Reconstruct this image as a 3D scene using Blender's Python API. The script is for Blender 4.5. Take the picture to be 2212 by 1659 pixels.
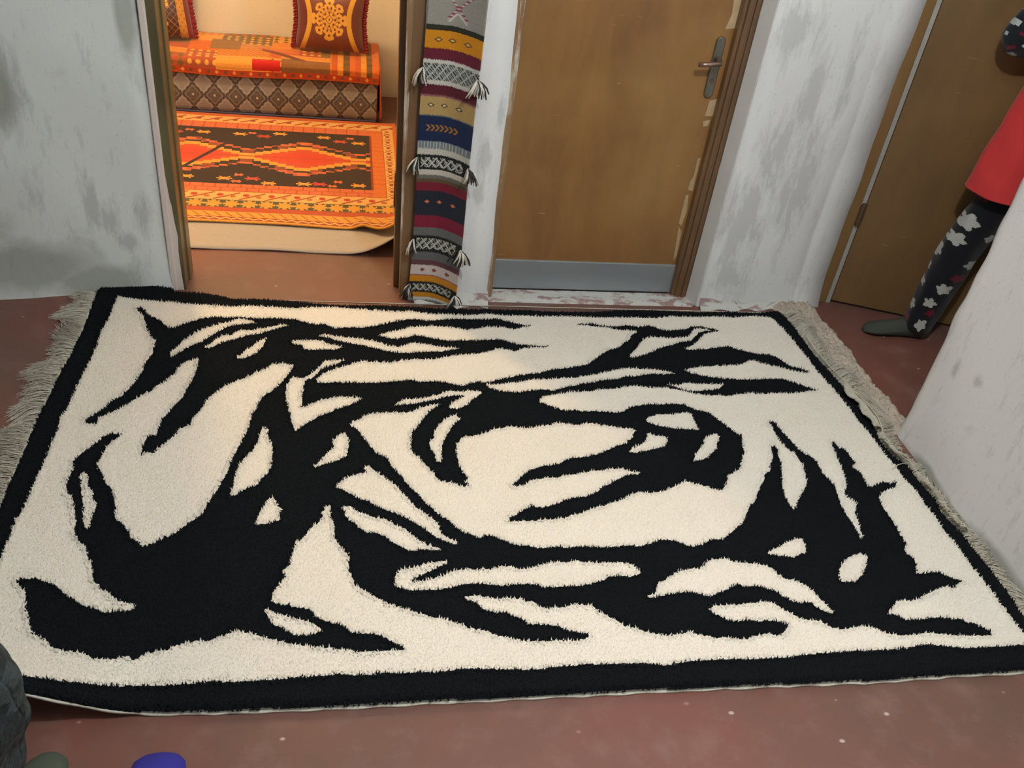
import bpy, bmesh, math, random
import numpy as np
from mathutils import Vector, Matrix

for o in list(bpy.data.objects):
    bpy.data.objects.remove(o, do_unlink=True)
SC = bpy.context.scene
COL = SC.collection
R = math.radians
rng = np.random.default_rng(7)
random.seed(7)

# ---------------------------------------------------------------- camera, world, lights, exposure
cam_data = bpy.data.cameras.new('camera')
cam_data.sensor_width = 36.0
cam_data.lens = 1942.51 / 2212.0 * 36.0
cam_data.clip_start = 0.02
cam = bpy.data.objects.new('camera', cam_data)
COL.objects.link(cam)
yaw, pitch, roll = R(13.04471), R(35.64722), R(8.10797)
fwd = Vector((math.sin(yaw) * math.cos(pitch), math.cos(yaw) * math.cos(pitch), -math.sin(pitch)))
rt = Vector((math.cos(yaw), -math.sin(yaw), 0))
up = rt.cross(fwd)
rt2 = math.cos(roll) * rt + math.sin(roll) * up
up2 = -math.sin(roll) * rt + math.cos(roll) * up
cam.matrix_world = Matrix(((rt2.x, up2.x, -fwd.x, 0), (rt2.y, up2.y, -fwd.y, 0), (rt2.z, up2.z, -fwd.z, 1.8), (0, 0, 0, 1)))
SC.camera = cam

world = bpy.data.worlds.new('world')
SC.world = world
world.use_nodes = True
world.node_tree.nodes['Background'].inputs[0].default_value = (0.6, 0.68, 0.75, 1)
world.node_tree.nodes['Background'].inputs[1].default_value = 0.05

def lamp(name, loc, power, color, size):
    l = bpy.data.lights.new(name, 'POINT')
    l.energy = power
    l.color = color
    l.shadow_soft_size = size
    o = bpy.data.objects.new(name, l)
    COL.objects.link(o)
    o.location = loc
    return o

lamp('ceiling_lamp_light', (0.80, 1.05, 2.5), 93, (0.97, 0.985, 0.975), 0.055)
lamp('hall_lamp_light', (3.0, 2.05, 2.4), 9, (0.92, 1.0, 0.95), 0.10)
lamp('sitting_room_lamp_light', (-0.75, 4.1, 2.35), 105, (1.0, 0.69, 0.36), 0.09)

vs = SC.view_settings
vs.view_transform = 'Standard'
vs.look = 'None'
vs.gamma = 1.0
vs.use_curve_mapping = False
vs.exposure = 0.0

# ---------------------------------------------------------------- helpers
def lin(c):
    return tuple(((v / 255.0) / 12.92 if v / 255.0 <= 0.04045 else ((v / 255.0 + 0.055) / 1.055) ** 2.4) for v in c)

def tag(o, label=None, cat=None, group=None, kind=None):
    if label: o['label'] = label
    if cat: o['category'] = cat
    if group: o['group'] = group
    if kind: o['kind'] = kind
    return o

def link(o, parent=None):
    COL.objects.link(o)
    if parent is not None:
        o.parent = parent
        o.matrix_parent_inverse = Matrix.Translation(parent.matrix_basis.translation).inverted() if False else Matrix()
    return o

def empty(name, loc, label=None, cat=None, group=None, kind=None):
    o = bpy.data.objects.new(name, None)
    o.empty_display_size = 0.05
    o.location = loc
    COL.objects.link(o)
    return tag(o, label, cat, group, kind)

def mesh_np(name, V, F, mat, parent=None, smooth=False, facecol=None):
    """V (n,3) world coordinates, F (m,3) or (m,4) int; coordinates become local to the parent's location."""
    V = np.asarray(V, dtype=np.float32).copy()
    F = np.asarray(F, dtype=np.int32)
    if parent is not None:
        V -= np.array(ploc(parent), dtype=np.float32)
    me = bpy.data.meshes.new(name)
    k = F.shape[1]
    me.vertices.add(len(V)); me.vertices.foreach_set('co', V.ravel())
    me.loops.add(F.size); me.loops.foreach_set('vertex_index', F.ravel())
    me.polygons.add(len(F))
    me.polygons.foreach_set('loop_start', np.arange(0, F.size, k, dtype=np.int32))
    me.polygons.foreach_set('use_smooth', np.full(len(F), smooth, dtype=bool))
    me.update(calc_edges=True)
    if facecol is not None:
        a = me.attributes.new('col', 'FLOAT_COLOR', 'CORNER')
        c = np.ones((len(F), k, 4), dtype=np.float32)
        c[:, :, :3] = facecol[:, None, :]
        a.data.foreach_set('color', c.ravel())
    me.materials.append(mat)
    o = bpy.data.objects.new(name, me)
    COL.objects.link(o)
    if parent is not None: o.parent = parent
    return o

def ploc(p):
    v = Vector((0, 0, 0))
    while p is not None:
        v = v + p.location
        p = p.parent
    return v

class MB:
    """collects shapes in world coordinates, built as one mesh object"""
    def __init__(self): self.v = []; self.f = []
    def add(self, vs_, fs_):
        n = len(self.v)
        self.v += [tuple(a) for a in vs_]
        self.f += [tuple(n + i for i in f) for f in fs_]
        return self
    def box(self, a, b):
        (x0, y0, z0), (x1, y1, z1) = a, b
        return self.add([(x0, y0, z0), (x1, y0, z0), (x1, y1, z0), (x0, y1, z0), (x0, y0, z1), (x1, y0, z1), (x1, y1, z1), (x0, y1, z1)],
                        [(0, 3, 2, 1), (4, 5, 6, 7), (0, 1, 5, 4), (1, 2, 6, 5), (2, 3, 7, 6), (3, 0, 4, 7)])
    def prism(self, pts, z0, z1):
        n = len(pts)
        return self.add([(p[0], p[1], z0) for p in pts] + [(p[0], p[1], z1) for p in pts],
                        [tuple(reversed(range(n))), tuple(range(n, 2 * n))] + [(i, (i + 1) % n, n + (i + 1) % n, n + i) for i in range(n)])
    def plate(self, pts3, off):
        """polygon of 3D points thickened by the vector off"""
        n = len(pts3)
        o = Vector(off)
        return self.add([tuple(p) for p in pts3] + [tuple(Vector(p) + o) for p in pts3],
                        [tuple(reversed(range(n))), tuple(range(n, 2 * n))] + [(i, (i + 1) % n, n + (i + 1) % n, n + i) for i in range(n)])
    def tube(self, pts, rad, seg=8, cap=True, flat=1.0, upv=None):
        pts = [Vector(p) for p in pts]
        n = len(pts)
        rs = rad if isinstance(rad, (list, tuple)) else [rad] * n
        base = len(self.v)
        prev = None
        for i, p in enumerate(pts):
            d = (pts[min(i + 1, n - 1)] - pts[max(i - 1, 0)])
            d = d.normalized() if d.length > 1e-9 else Vector((0, 0, 1))
            if prev is None:
                ref = Vector(upv) if upv else (Vector((0, 0, 1)) if abs(d.z) < 0.9 else Vector((1, 0, 0)))
                a = (ref - d * ref.dot(d)).normalized()
            else:
                a = prev - d * prev.dot(d)
                a = a.normalized() if a.length > 1e-6 else prev
            prev = a
            b = d.cross(a)
            for k in range(seg):
                t = 2 * math.pi * k / seg
                q = p + (a * math.cos(t) * flat + b * math.sin(t)) * rs[i]
                self.v.append(tuple(q))
        for i in range(n - 1):
            for k in range(seg):
                k2 = (k + 1) % seg
                self.f.append((base + i * seg + k, base + i * seg + k2, base + (i + 1) * seg + k2, base + (i + 1) * seg + k))
        if cap:
            self.f.append(tuple(base + k for k in reversed(range(seg))))
            self.f.append(tuple(base + (n - 1) * seg + k for k in range(seg)))
        return self
    def build(self, name, mat, parent=None, smooth=False, bevel=0.0, seg=2):
        off = ploc(parent) if parent is not None else Vector((0, 0, 0))
        me = bpy.data.meshes.new(name)
        me.from_pydata([tuple(Vector(p) - off) for p in self.v], [], self.f)
        me.validate()
        bm = bmesh.new(); bm.from_mesh(me)
        bmesh.ops.recalc_face_normals(bm, faces=bm.faces)
        bm.to_mesh(me); bm.free()
        if smooth: me.polygons.foreach_set('use_smooth', np.ones(len(me.polygons), dtype=bool))
        me.materials.append(mat)
        o = bpy.data.objects.new(name, me)
        COL.objects.link(o)
        if parent is not None: o.parent = parent
        if bevel:
            m = o.modifiers.new('bevel', 'BEVEL'); m.width = bevel; m.segments = seg; m.limit_method = 'ANGLE'
        return o

def sheet(name, P, C, mat, parent=None, smooth=True, thick=0.0):
    """P (nv,nu,3) points, C (nv-1,nu-1,3) linear face colours or None"""
    nv, nu, _ = P.shape
    idx = np.arange(nv * nu).reshape(nv, nu)
    F = np.stack([idx[:-1, :-1], idx[:-1, 1:], idx[1:, 1:], idx[1:, :-1]], -1).reshape(-1, 4)
    o = mesh_np(name, P.reshape(-1, 3), F, mat, parent, smooth, None if C is None else C.reshape(-1, 3))
    if thick:
        m = o.modifiers.new('solid', 'SOLIDIFY'); m.thickness = thick; m.offset = -1
    return o

# ---------------------------------------------------------------- materials
def new_mat(name):
    m = bpy.data.materials.new(name); m.use_nodes = True
    nt = m.node_tree
    b = nt.nodes['Principled BSDF']
    return m, nt, b

def N(nt, t, **kw):
    n = nt.nodes.new(t)
    for k, v in kw.items():
        if k in ('ins',):
            for a, b_ in v.items(): n.inputs[a].default_value = b_
        else: setattr(n, k, v)
    return n

def pos(nt, scale=(1, 1, 1), obj=False):
    mp = N(nt, 'ShaderNodeMapping'); mp.inputs['Scale'].default_value = scale
    if obj:
        t = N(nt, 'ShaderNodeTexCoord'); nt.links.new(t.outputs['Object'], mp.inputs['Vector'])
    else:
        g = N(nt, 'ShaderNodeNewGeometry'); nt.links.new(g.outputs['Position'], mp.inputs['Vector'])
    return mp.outputs[0]

def noise(nt, vec, scale, detail=4, rough=0.55, dist=0.0):
    n = N(nt, 'ShaderNodeTexNoise'); n.inputs['Scale'].default_value = scale
    n.inputs['Detail'].default_value = detail; n.inputs['Roughness'].default_value = rough; n.inputs['Distortion'].default_value = dist
    nt.links.new(vec, n.inputs['Vector'])
    return n.outputs['Fac']

def ramp(nt, fac, stops, interp='LINEAR'):
    r = N(nt, 'ShaderNodeValToRGB'); r.color_ramp.interpolation = interp
    el = r.color_ramp.elements
    while len(el) < len(stops): el.new(0.5)
    for e, (p, c) in zip(el, stops):
        e.position = p
        e.color = (c, c, c, 1) if not isinstance(c, tuple) else (*c, 1)
    nt.links.new(fac, r.inputs[0])
    return r.outputs[0]

def mix(nt, fac, a, b, mode='MIX'):
    m = N(nt, 'ShaderNodeMix', data_type='RGBA', blend_type=mode)
    if hasattr(fac, 'is_output'): nt.links.new(fac, m.inputs[0])
    else: m.inputs[0].default_value = fac
    for s, i in ((a, 6), (b, 7)):
        if hasattr(s, 'is_output'): nt.links.new(s, m.inputs[i])
        else: m.inputs[i].default_value = (*s, 1)
    return m.outputs[2]

def mul(nt, a, b):
    m = N(nt, 'ShaderNodeMath', operation='MULTIPLY')
    for s, i in ((a, 0), (b, 1)):
        if hasattr(s, 'is_output'): nt.links.new(s, m.inputs[i])
        else: m.inputs[i].default_value = s
    return m.outputs[0]

def bump(nt, b, h, strength, dist):
    n = N(nt, 'ShaderNodeBump'); n.inputs['Strength'].default_value = strength; n.inputs['Distance'].default_value = dist
    nt.links.new(h, n.inputs['Height']); nt.links.new(n.outputs[0], b.inputs['Normal'])

def blobs(nt, lst, ax='x'):
    """soft spots at world places (x, z, rx, rz) where the paint has worn or stained; 1 in the middle, 0 outside"""
    g = N(nt, 'ShaderNodeNewGeometry'); tot = None
    for (cx, cz, rx, rz) in lst:
        mp = N(nt, 'ShaderNodeMapping', vector_type='TEXTURE')
        mp.inputs['Location'].default_value = (cx, 0, cz) if ax == 'x' else (0, cx, cz); mp.inputs['Scale'].default_value = (rx, 1e4, rz) if ax == 'x' else (1e4, rx, rz)
        nt.links.new(g.outputs['Position'], mp.inputs['Vector'])
        ln = N(nt, 'ShaderNodeVectorMath', operation='LENGTH'); nt.links.new(mp.outputs[0], ln.inputs[0])
        r = ramp(nt, ln.outputs['Value'], [(0.0, 1.0), (1.0, 0.0)])
        if tot is None: tot = r
        else:
            m = N(nt, 'ShaderNodeMath', operation='MAXIMUM'); nt.links.new(tot, m.inputs[0]); nt.links.new(r, m.inputs[1]); tot = m.outputs[0]
    return tot

def plaster(name, base, patch, worn=(0.52, 0.62), stain=None, stain_rng=(0.5, 0.68), scale=2.6, spots=None, damp=None, ax='x'):
    m, nt, b = new_mat(name)
    p = pos(nt); ps = pos(nt, (1.6, 1.6, 0.55))
    n1 = noise(nt, ps, scale, 9, 0.62, 0.3)
    n2 = noise(nt, pos(nt, (1, 1, 0.5)), 26, 6, 0.65)
    n3 = noise(nt, p, 1.3, 3)
    c = mix(nt, ramp(nt, n3, [(0.3, 0.0), (0.75, 1.0)]), base, tuple(v * 0.90 for v in base))
    f = mul(nt, ramp(nt, n1, [(worn[0], 0.0), (worn[1], 1.0)]), ramp(nt, n2, [(0.34, 0.15), (0.55, 1.0)]))
    c = mix(nt, f, c, patch)
    if spots:
        nn = noise(nt, pos(nt, (1.8, 1.8, 0.45)), 12, 10, 0.72, 0.15)
        a = N(nt, 'ShaderNodeMath', operation='MULTIPLY_ADD'); nt.links.new(blobs(nt, spots, ax), a.inputs[0]); a.inputs[1].default_value = 0.30; nt.links.new(nn, a.inputs[2])
        c = mix(nt, ramp(nt, a.outputs[0], [(0.55, 0.0), (0.61, 0.35), (0.66, 0.40), (0.71, 0.85)]), c, patch)
    if damp:
        nn = noise(nt, pos(nt), 5, 7, 0.6, 0.3)
        a = N(nt, 'ShaderNodeMath', operation='MULTIPLY_ADD'); nt.links.new(blobs(nt, damp, ax), a.inputs[0]); a.inputs[1].default_value = 0.9; nt.links.new(nn, a.inputs[2])
        c = mix(nt, ramp(nt, a.outputs[0], [(0.60, 0.0), (1.35, 0.70)]), c, (0.24, 0.26, 0.22))
    if stain:
        n4 = noise(nt, pos(nt, (1.0, 1.0, 1.3)), 1.7, 6, 0.6, 0.6)
        c = mix(nt, ramp(nt, n4, [(stain_rng[0], 0.0), (stain_rng[1], 0.85)]), c, stain)
    c = mix(nt, ramp(nt, noise(nt, p, 90, 2), [(0.66, 0.0), (0.74, 0.30)]), c, (0.33, 0.34, 0.33))
    nt.links.new(c, b.inputs['Base Color']); b.inputs['Roughness'].default_value = 0.85
    h = mix(nt, 0.5, n1, n2)
    bump(nt, b, h, 0.35, 0.01)
    return m

def wood(name, base, dark, light, scale=1.0, rough=0.42, coat=0.15, worn=None):
    m, nt, b = new_mat(name)
    ps = pos(nt, (3.0, 3.0, 0.8))
    n1 = noise(nt, ps, 2.2 * scale, 6, 0.6, 0.5)
    n2 = noise(nt, pos(nt, (60, 60, 2.2)), 1.0, 3)
    n3 = noise(nt, pos(nt), 2.0, 3)
    c = mix(nt, ramp(nt, n1, [(0.3, 0.0), (0.72, 1.0)]), base, dark)
    c = mix(nt, mul(nt, ramp(nt, n3, [(0.45, 0.0), (0.75, 1.0)]), 0.7), c, light)
    c = mix(nt, mul(nt, n2, 0.25), c, dark)
    # thin pale scratches
    sc = noise(nt, pos(nt, (3, 3, 42)), 2.4, 2, 0.5, 0.8)
    sm = mul(nt, ramp(nt, sc, [(0.735, 0.0), (0.75, 0.55)]), ramp(nt, noise(nt, pos(nt), 9, 2), [(0.5, 0.0), (0.62, 1.0)]))
    c = mix(nt, sm, c, tuple(min(1, v * 2.6 + 0.05) for v in base))
    if worn:
        w = ramp(nt, noise(nt, pos(nt, (14, 14, 1.6)), 1.6, 6, 0.7), [(0.50, 0.0), (0.60, 1.0)])
        c = mix(nt, w, c, worn)
    nt.links.new(c, b.inputs['Base Color']); b.inputs['Roughness'].default_value = rough
    b.inputs['Coat Weight'].default_value = coat; b.inputs['Coat Roughness'].default_value = 0.25
    bump(nt, b, n2, 0.12, 0.004)
    return m

def plain(name, c, rough=0.6, metal=0.0, var=0.12, scale=20, bmp=0.0, sheen=0.0):
    m, nt, b = new_mat(name)
    n1 = noise(nt, pos(nt), scale, 5, 0.6)
    col = mix(nt, n1, tuple(v * (1 - var) for v in c), tuple(min(1, v * (1 + var)) for v in c))
    nt.links.new(col, b.inputs['Base Color'])
    b.inputs['Roughness'].default_value = rough; b.inputs['Metallic'].default_value = metal
    if sheen: b.inputs['Sheen Weight'].default_value = sheen
    if bmp: bump(nt, b, n1, 0.5, bmp)
    return m

def fabric(name, rough=0.85, weave=700.0, bmp=0.0006, sheen=0.15, var=0.18, spec=0.3):
    m, nt, b = new_mat(name)
    a = N(nt, 'ShaderNodeAttribute', attribute_name='col')
    n1 = noise(nt, pos(nt, (1, 1, 1)), weave * 0.35, 3)
    n2 = noise(nt, pos(nt), 14, 4)
    c = mix(nt, mul(nt, n1, var * 2.2), a.outputs['Color'], (0.0, 0.0, 0.0))
    c = mix(nt, mul(nt, n2, var), c, a.outputs['Color'], 'MULTIPLY')
    nt.links.new(c, b.inputs['Base Color']); b.inputs['Roughness'].default_value = rough
    b.inputs['Sheen Weight'].default_value = sheen
    b.inputs['Specular IOR Level'].default_value = spec
    bump(nt, b, n1, 0.6, bmp)
    return m

def floor_mat():
    m, nt, b = new_mat('red_cement')
    p = pos(nt)
    n1 = noise(nt, p, 1.4, 6, 0.6, 0.4); n2 = noise(nt, p, 9, 6, 0.65); n3 = noise(nt, p, 60, 3)
    c = mix(nt, ramp(nt, n1, [(0.35, 0.0), (0.65, 1.0)]), (0.178, 0.066, 0.050), (0.122, 0.068, 0.051))
    c = mix(nt, mul(nt, ramp(nt, n2, [(0.5, 0.0), (0.75, 1.0)]), 0.45), c, (0.25, 0.145, 0.125))
    v = N(nt, 'ShaderNodeTexVoronoi'); v.inputs['Scale'].default_value = 10.0; nt.links.new(pos(nt, (1, 1.5, 1)), v.inputs['Vector'])
    sp = mul(nt, ramp(nt, v.outputs['Distance'], [(0.045, 1.0), (0.085, 0.0)]), ramp(nt, noise(nt, p, 6, 1), [(0.42, 0.0), (0.55, 1.0)]))
    c = mix(nt, mul(nt, sp, 0.8), c, (0.55, 0.46, 0.42))
    nt.links.new(c, b.inputs['Base Color'])
    nt.links.new(ramp(nt, n2, [(0.3, 0.36), (0.7, 0.55)]), b.inputs['Roughness'])
    bump(nt, b, mix(nt, 0.5, n2, n3), 0.15, 0.004)
    return m

def flaky(name):
    m, nt, b = new_mat(name)
    n1 = noise(nt, pos(nt, (6, 14, 6)), 1.7, 7, 0.65, 0.5)
    n2 = noise(nt, pos(nt), 24, 5)
    c = mix(nt, ramp(nt, n1, [(0.5, 0.0), (0.56, 1.0)]), (0.52, 0.53, 0.50), (0.29, 0.19, 0.18))
    c = mix(nt, ramp(nt, n2, [(0.55, 0.0), (0.7, 0.5)]), c, (0.40, 0.36, 0.30))
    nt.links.new(c, b.inputs['Base Color']); b.inputs['Roughness'].default_value = 0.8
    bump(nt, b, n1, 0.4, 0.006)
    return m

def rough_concrete(name):
    m, nt, b = new_mat(name)
    n1 = noise(nt, pos(nt), 9, 8, 0.7, 0.4); n2 = noise(nt, pos(nt), 45, 4)
    c = mix(nt, ramp(nt, n1, [(0.4, 0.0), (0.66, 1.0)]), (0.56, 0.47, 0.39), (0.40, 0.34, 0.28))
    c = mix(nt, ramp(nt, n2, [(0.62, 0.0), (0.72, 0.8)]), c, (0.24, 0.21, 0.18))
    nt.links.new(c, b.inputs['Base Color']); b.inputs['Roughness'].default_value = 0.9
    bump(nt, b, n1, 0.9, 0.012)
    return m

M_PL_R = plaster('plaster_pillar', (0.74, 0.755, 0.755), (0.50, 0.51, 0.51), (0.66, 0.74), spots=[(1.51, 1.08, .12, .17), (1.58, .66, .12, .26), (1.51, .36, .13, .28), (1.53, .14, .13, .14), (1.70, .55, .10, .42), (1.64, .88, .08, .25),
                 (1.76, .95, .03, .3), (.475, .6, .035, .10), (.47, .44, .03, .08), (.52, .75, .02, .08)])
M_PL_L = plaster('plaster_left', (0.64, 0.68, 0.665), (0.42, 0.445, 0.44), (0.66, 0.74), (0.40, 0.44, 0.41), (0.60, 0.85),
                 spots=[(-.845, .36, .04, .14), (-.81, .29, .05, .10), (-.69, .30, .05, .12), (-.75, .20, .06, .05), (-1.03, .72, .08, .20)], damp=[(-1.08, .12, .30, .14), (-.86, .05, .22, .10), (-1.06, .75, .07, .20), (-.67, .96, .04, .16), (-1.5, .2, .5, .25)])
M_PL_N = plaster('plaster_near', (0.82, 0.815, 0.81), (0.52, 0.52, 0.52), (0.70, 0.78), ax='y', spots=[(2.06, .35, .03, .05), (1.95, .38, .04, .03)], damp=[(1.60, .0, .16, .05), (1.42, .0, .1, .05), (1.95, .0, .2, .04)])
M_PL_I = plaster('plaster_cream', (0.74, 0.68, 0.58), (0.68, 0.62, 0.52), (0.6, 0.8))
M_CEIL = plain('ceiling_paint', (0.72, 0.72, 0.70), 0.9)
M_FLOOR = floor_mat()
M_DOOR = wood('plywood_door', (0.285, 0.140, 0.040), (0.175, 0.080, 0.024), (0.35, 0.205, 0.066))
M_DOOR3 = wood('plywood_hall_door', (0.20, 0.112, 0.042), (0.135, 0.075, 0.030), (0.24, 0.14, 0.055))
M_FRAME = wood('brown_frame', (0.20, 0.105, 0.045), (0.10, 0.05, 0.022), (0.27, 0.16, 0.08), worn=None, rough=0.35, coat=0.4)
M_FRAME_D = wood('dark_frame', (0.15, 0.075, 0.030), (0.09, 0.045, 0.018), (0.22, 0.12, 0.05), rough=0.33, coat=0.5)
M_FRAME_O = wood('olive_frame', (0.135, 0.105, 0.040), (0.07, 0.06, 0.03), (0.19, 0.16, 0.08), rough=0.4, coat=0.2)
M_FRAME_W = wood('worn_frame', (0.26, 0.15, 0.07), (0.17, 0.09, 0.04), (0.33, 0.25, 0.16), worn=(0.50, 0.47, 0.40))
M_FRAME_3 = wood('hall_frame', (0.25, 0.145, 0.055), (0.19, 0.10, 0.035), (0.32, 0.21, 0.10))
M_STRIP = plain('pale_strip_plaster', (0.66, 0.58, 0.54), 0.8, var=0.08, scale=8, bmp=0.004)
M_PRIMER = plain('door_edge_primer', (0.37, 0.37, 0.33), 0.6, var=0.25, scale=25)
M_KICK = plain('kick_plate_metal', (0.33, 0.37, 0.39), 0.42, 0.55, 0.10, 6)
M_HANDLE = plain('handle_metal', (0.19, 0.185, 0.155), 0.36, 0.8, 0.2, 12)
M_LEVER = plain('lever_metal', (0.30, 0.20, 0.16), 0.28, 0.9, 0.15, 12)
M_RUST = plain('rusty_hinge', (0.13, 0.075, 0.045), 0.6, 0.4, 0.3, 40)
M_BARE = plain('bare_plywood', (0.42, 0.30, 0.17), 0.75, var=0.2, scale=30)
M_FLAKY = flaky('flaky_threshold')
M_ROUGH = rough_concrete('rough_concrete')
M_FAB = fabric('woven_fabric')
M_SATIN = fabric('brocade_satin', rough=0.42, sheen=0.3, var=0.10, spec=0.6)
M_REVEAL = plain('reveal_plaster', (0.58, 0.575, 0.56), 0.85, var=0.10, scale=12, bmp=0.004)
M_FELT = plain('felt_mat', (0.37, 0.315, 0.26), 0.95, var=0.10, scale=60, bmp=0.001, sheen=0.2)

# ---------------------------------------------------------------- the room
def struct(name, mb, mat, label=None, parent=None, **kw):
    o = mb.build(name, mat, parent, **kw)
    if parent is None: o['kind'] = 'structure'
    if label: o['label'] = label
    return o

struct('floor', MB().box((-2.75, -1.7, -0.12), (4.1, 6.2, 0.0)), M_FLOOR, 'red oxide cement floor with pale specks and scuffs')
struct('ceiling', MB().box((-2.75, -1.7, 2.75), (4.1, 6.2, 2.87)), M_CEIL)

def rough_wall(name, pts, z0, z1, mat, label, amp=0.006, nz=40, step=0.06, flare=0.0):
    """vertical wall surface following the footprint polyline pts (front faces), uneven by amp, plus a solid core behind"""
    P = []
    dirs = []
    for (a, b) in zip(pts[:-1], pts[1:]):
        L = math.dist(a, b); n = max(1, int(L / step))
        for i in range(n):
            t = i / n
            P.append((a[0] + (b[0] - a[0]) * t, a[1] + (b[1] - a[1]) * t))
    P.append(pts[-1])
    P = np.array(P)
    d = np.gradient(P, axis=0)
    nrm = np.stack([d[:, 1], -d[:, 0]], 1); nrm /= np.linalg.norm(nrm, axis=1)[:, None] + 1e-9
    z = np.linspace(z0, z1, nz)
    zz, ii = np.meshgrid(z, np.arange(len(P)), indexing='ij')
    ph = (abs(hash(name)) % 7) if False else len(name)
    w = amp * (np.sin(zz * 9.1 + ii * 0.53 + ph) * 0.5 + np.sin(zz * 23 + ii * 1.3 + ph * 2) * 0.3 + np.sin(zz * 4.3 - ii * 0.9) * 0.5)
    w = w + flare * np.exp(-zz / 0.05)
    X = P[None, :, 0] + nrm[None, :, 0] * w
    Y = P[None, :, 1] + nrm[None, :, 1] * w
    o = sheet(name, np.stack([X, Y, zz], -1), None, mat)
    tag(o, label, kind='structure')
    return o

# back wall, left of the doorway (slightly skewed), with the solid behind its face
wl = rough_wall('wall_left', [(-2.7, 2.695), (-0.630, 3.020), (-0.630, 3.2)], 0, 2.75, M_PL_L,
                'bluish white plaster wall left of the open doorway, stained near the floor', flare=0.012)
MB().prism([(-2.7, 2.73), (-0.636, 3.05), (-0.636, 3.2), (-2.7, 3.2)], 0, 2.75).build('wall_core', M_PL_L, wl)
# pillar between the doorway and the second door
wp = rough_wall('wall_back', [(0.252, 3.2), (0.252, 2.995), (0.538, 2.985), (0.544, 3.2)], 0, 2.75, M_PL_R,
                'white plaster pillar between the open doorway and the brown door')
MB().box((0.26, 3.02, 0), (0.534, 3.2, 2.75)).build('wall_core', M_PL_R, wp)
# pillar between the second door and the hall, its reveal towards the door, and a step back at the right
wr = rough_wall('wall_back_right', [(1.372, 3.2), (1.380, 3.065), (1.418, 2.992), (1.830, 3.0145), (1.838, 3.018), (1.846, 3.0152), (1.952, 3.020), (1.952, 3.2)], 0, 2.75, M_PL_R,
                'white plaster wall with grey bare patches right of the brown door', flare=0.008)
MB().prism([(1.385, 3.1), (1.43, 3.03), (1.82, 3.05), (1.84, 3.06), (1.945, 3.06), (1.945, 3.2), (1.385, 3.2)], 0, 2.75).build('wall_core', M_PL_R, wr)
tag(MB().plate([(1.386, 3.052, 0), (1.4135, 2.992, 0), (1.4135, 2.992, 2.1), (1.386, 3.052, 2.1)], (-.006, -.004, 0)).build('reveal', M_REVEAL, wr, bevel=.002), 'pinkish grey plaster reveal')
# wall over the doorways
struct('wall_back_top', MB().box((-0.63, 3.0, 2.08), (0.262, 3.2, 2.75)).box((0.52, 3.0, 2.10), (1.43, 3.2, 2.75)).box((1.93, 3.05, 2.12), (4.1, 3.2, 2.75)), M_PL_R)
# near wall on the right (its end is the jamb of the hall opening)
def near_wall():
    ys = np.concatenate([np.linspace(-1.6, 2.0, 40), np.linspace(2.02, 2.178, 12)])
    zs = np.linspace(0, 2.75, 110)
    Z, Y = np.meshgrid(zs, ys, indexing='ij')
    u = np.clip((Y - 2.14) / 0.038, 0, 1)
    edge = 0.004 * np.sin(Z * 17) + 0.003 * np.sin(Z * 41 + 1) + 0.010 * np.exp(-((Z - 0.25) / 0.05) ** 2)
    X = 1.889 + 0.012 * u ** 2 + 0.004 * np.sin(Y * 5.3 + Z * 3.1) + 0.003 * np.sin(Y * 13 - Z * 9) - 0.010 * np.exp(-Z / 0.05)
    Y = Y + u * edge
    P = np.stack([X, Y, Z], -1)
    end = P[:, -1:, :].copy(); end = np.repeat(end, 5, 1)
    for k in range(5): end[:, k, 0] += 0.05 * (k + 1); end[:, k, 1] += 0.003 * math.sin(k)
    P = np.concatenate([P, end], 1)[:, ::-1]
    o = sheet('wall_right', P, None, M_PL_N)
    tag(o, 'white plaster wall at the right edge, ending at the hall opening', kind='structure')
    MB().box((1.93, -1.6, 0), (2.13, 2.15, 2.75)).build('wall_core', M_PL_N, o)
near_wall()
struct('wall_right_top', MB().box((1.90, 2.12, 2.2), (2.1, 3.09, 2.75)), M_PL_N)
# walls that close the room, the hall and the sitting room
struct('wall_side', MB().box((-2.75, -1.7, 0), (-2.65, 3.2, 2.75)), M_PL_L)
struct('wall_front', MB().box((-2.65, -1.7, 0), (2.13, -1.6, 2.75)), M_PL_R)
struct('wall_hall', MB().box((4.0, 1.1, 0), (4.1, 3.2, 2.75)).box((2.13, 1.0, 0), (4.1, 1.1, 2.75)).box((2.80, 3.09, 0), (4.0, 3.2, 2.12)), M_PL_R)
struct('wall_inner_back', MB().box((-2.75, 5.27, 0), (0.40, 5.4, 2.75)), M_PL_I, 'cream wall behind the low sofa, lit by warm light')
struct('wall_inner_right', MB().box((0.30, 3.2, 0), (0.40, 5.27, 2.75)), M_PL_I, 'cream side wall of the sitting room right of the sofa')
struct('wall_inner_left', MB().box((-2.75, 3.2, 0), (-2.65, 5.27, 2.75)), M_PL_I)
struct('wall_inner_front', MB().box((-2.65, 3.2, 0), (-0.60, 3.24, 2.75)).box((0.26, 3.2, 0), (0.30, 3.24, 2.75)), M_PL_I)

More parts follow.
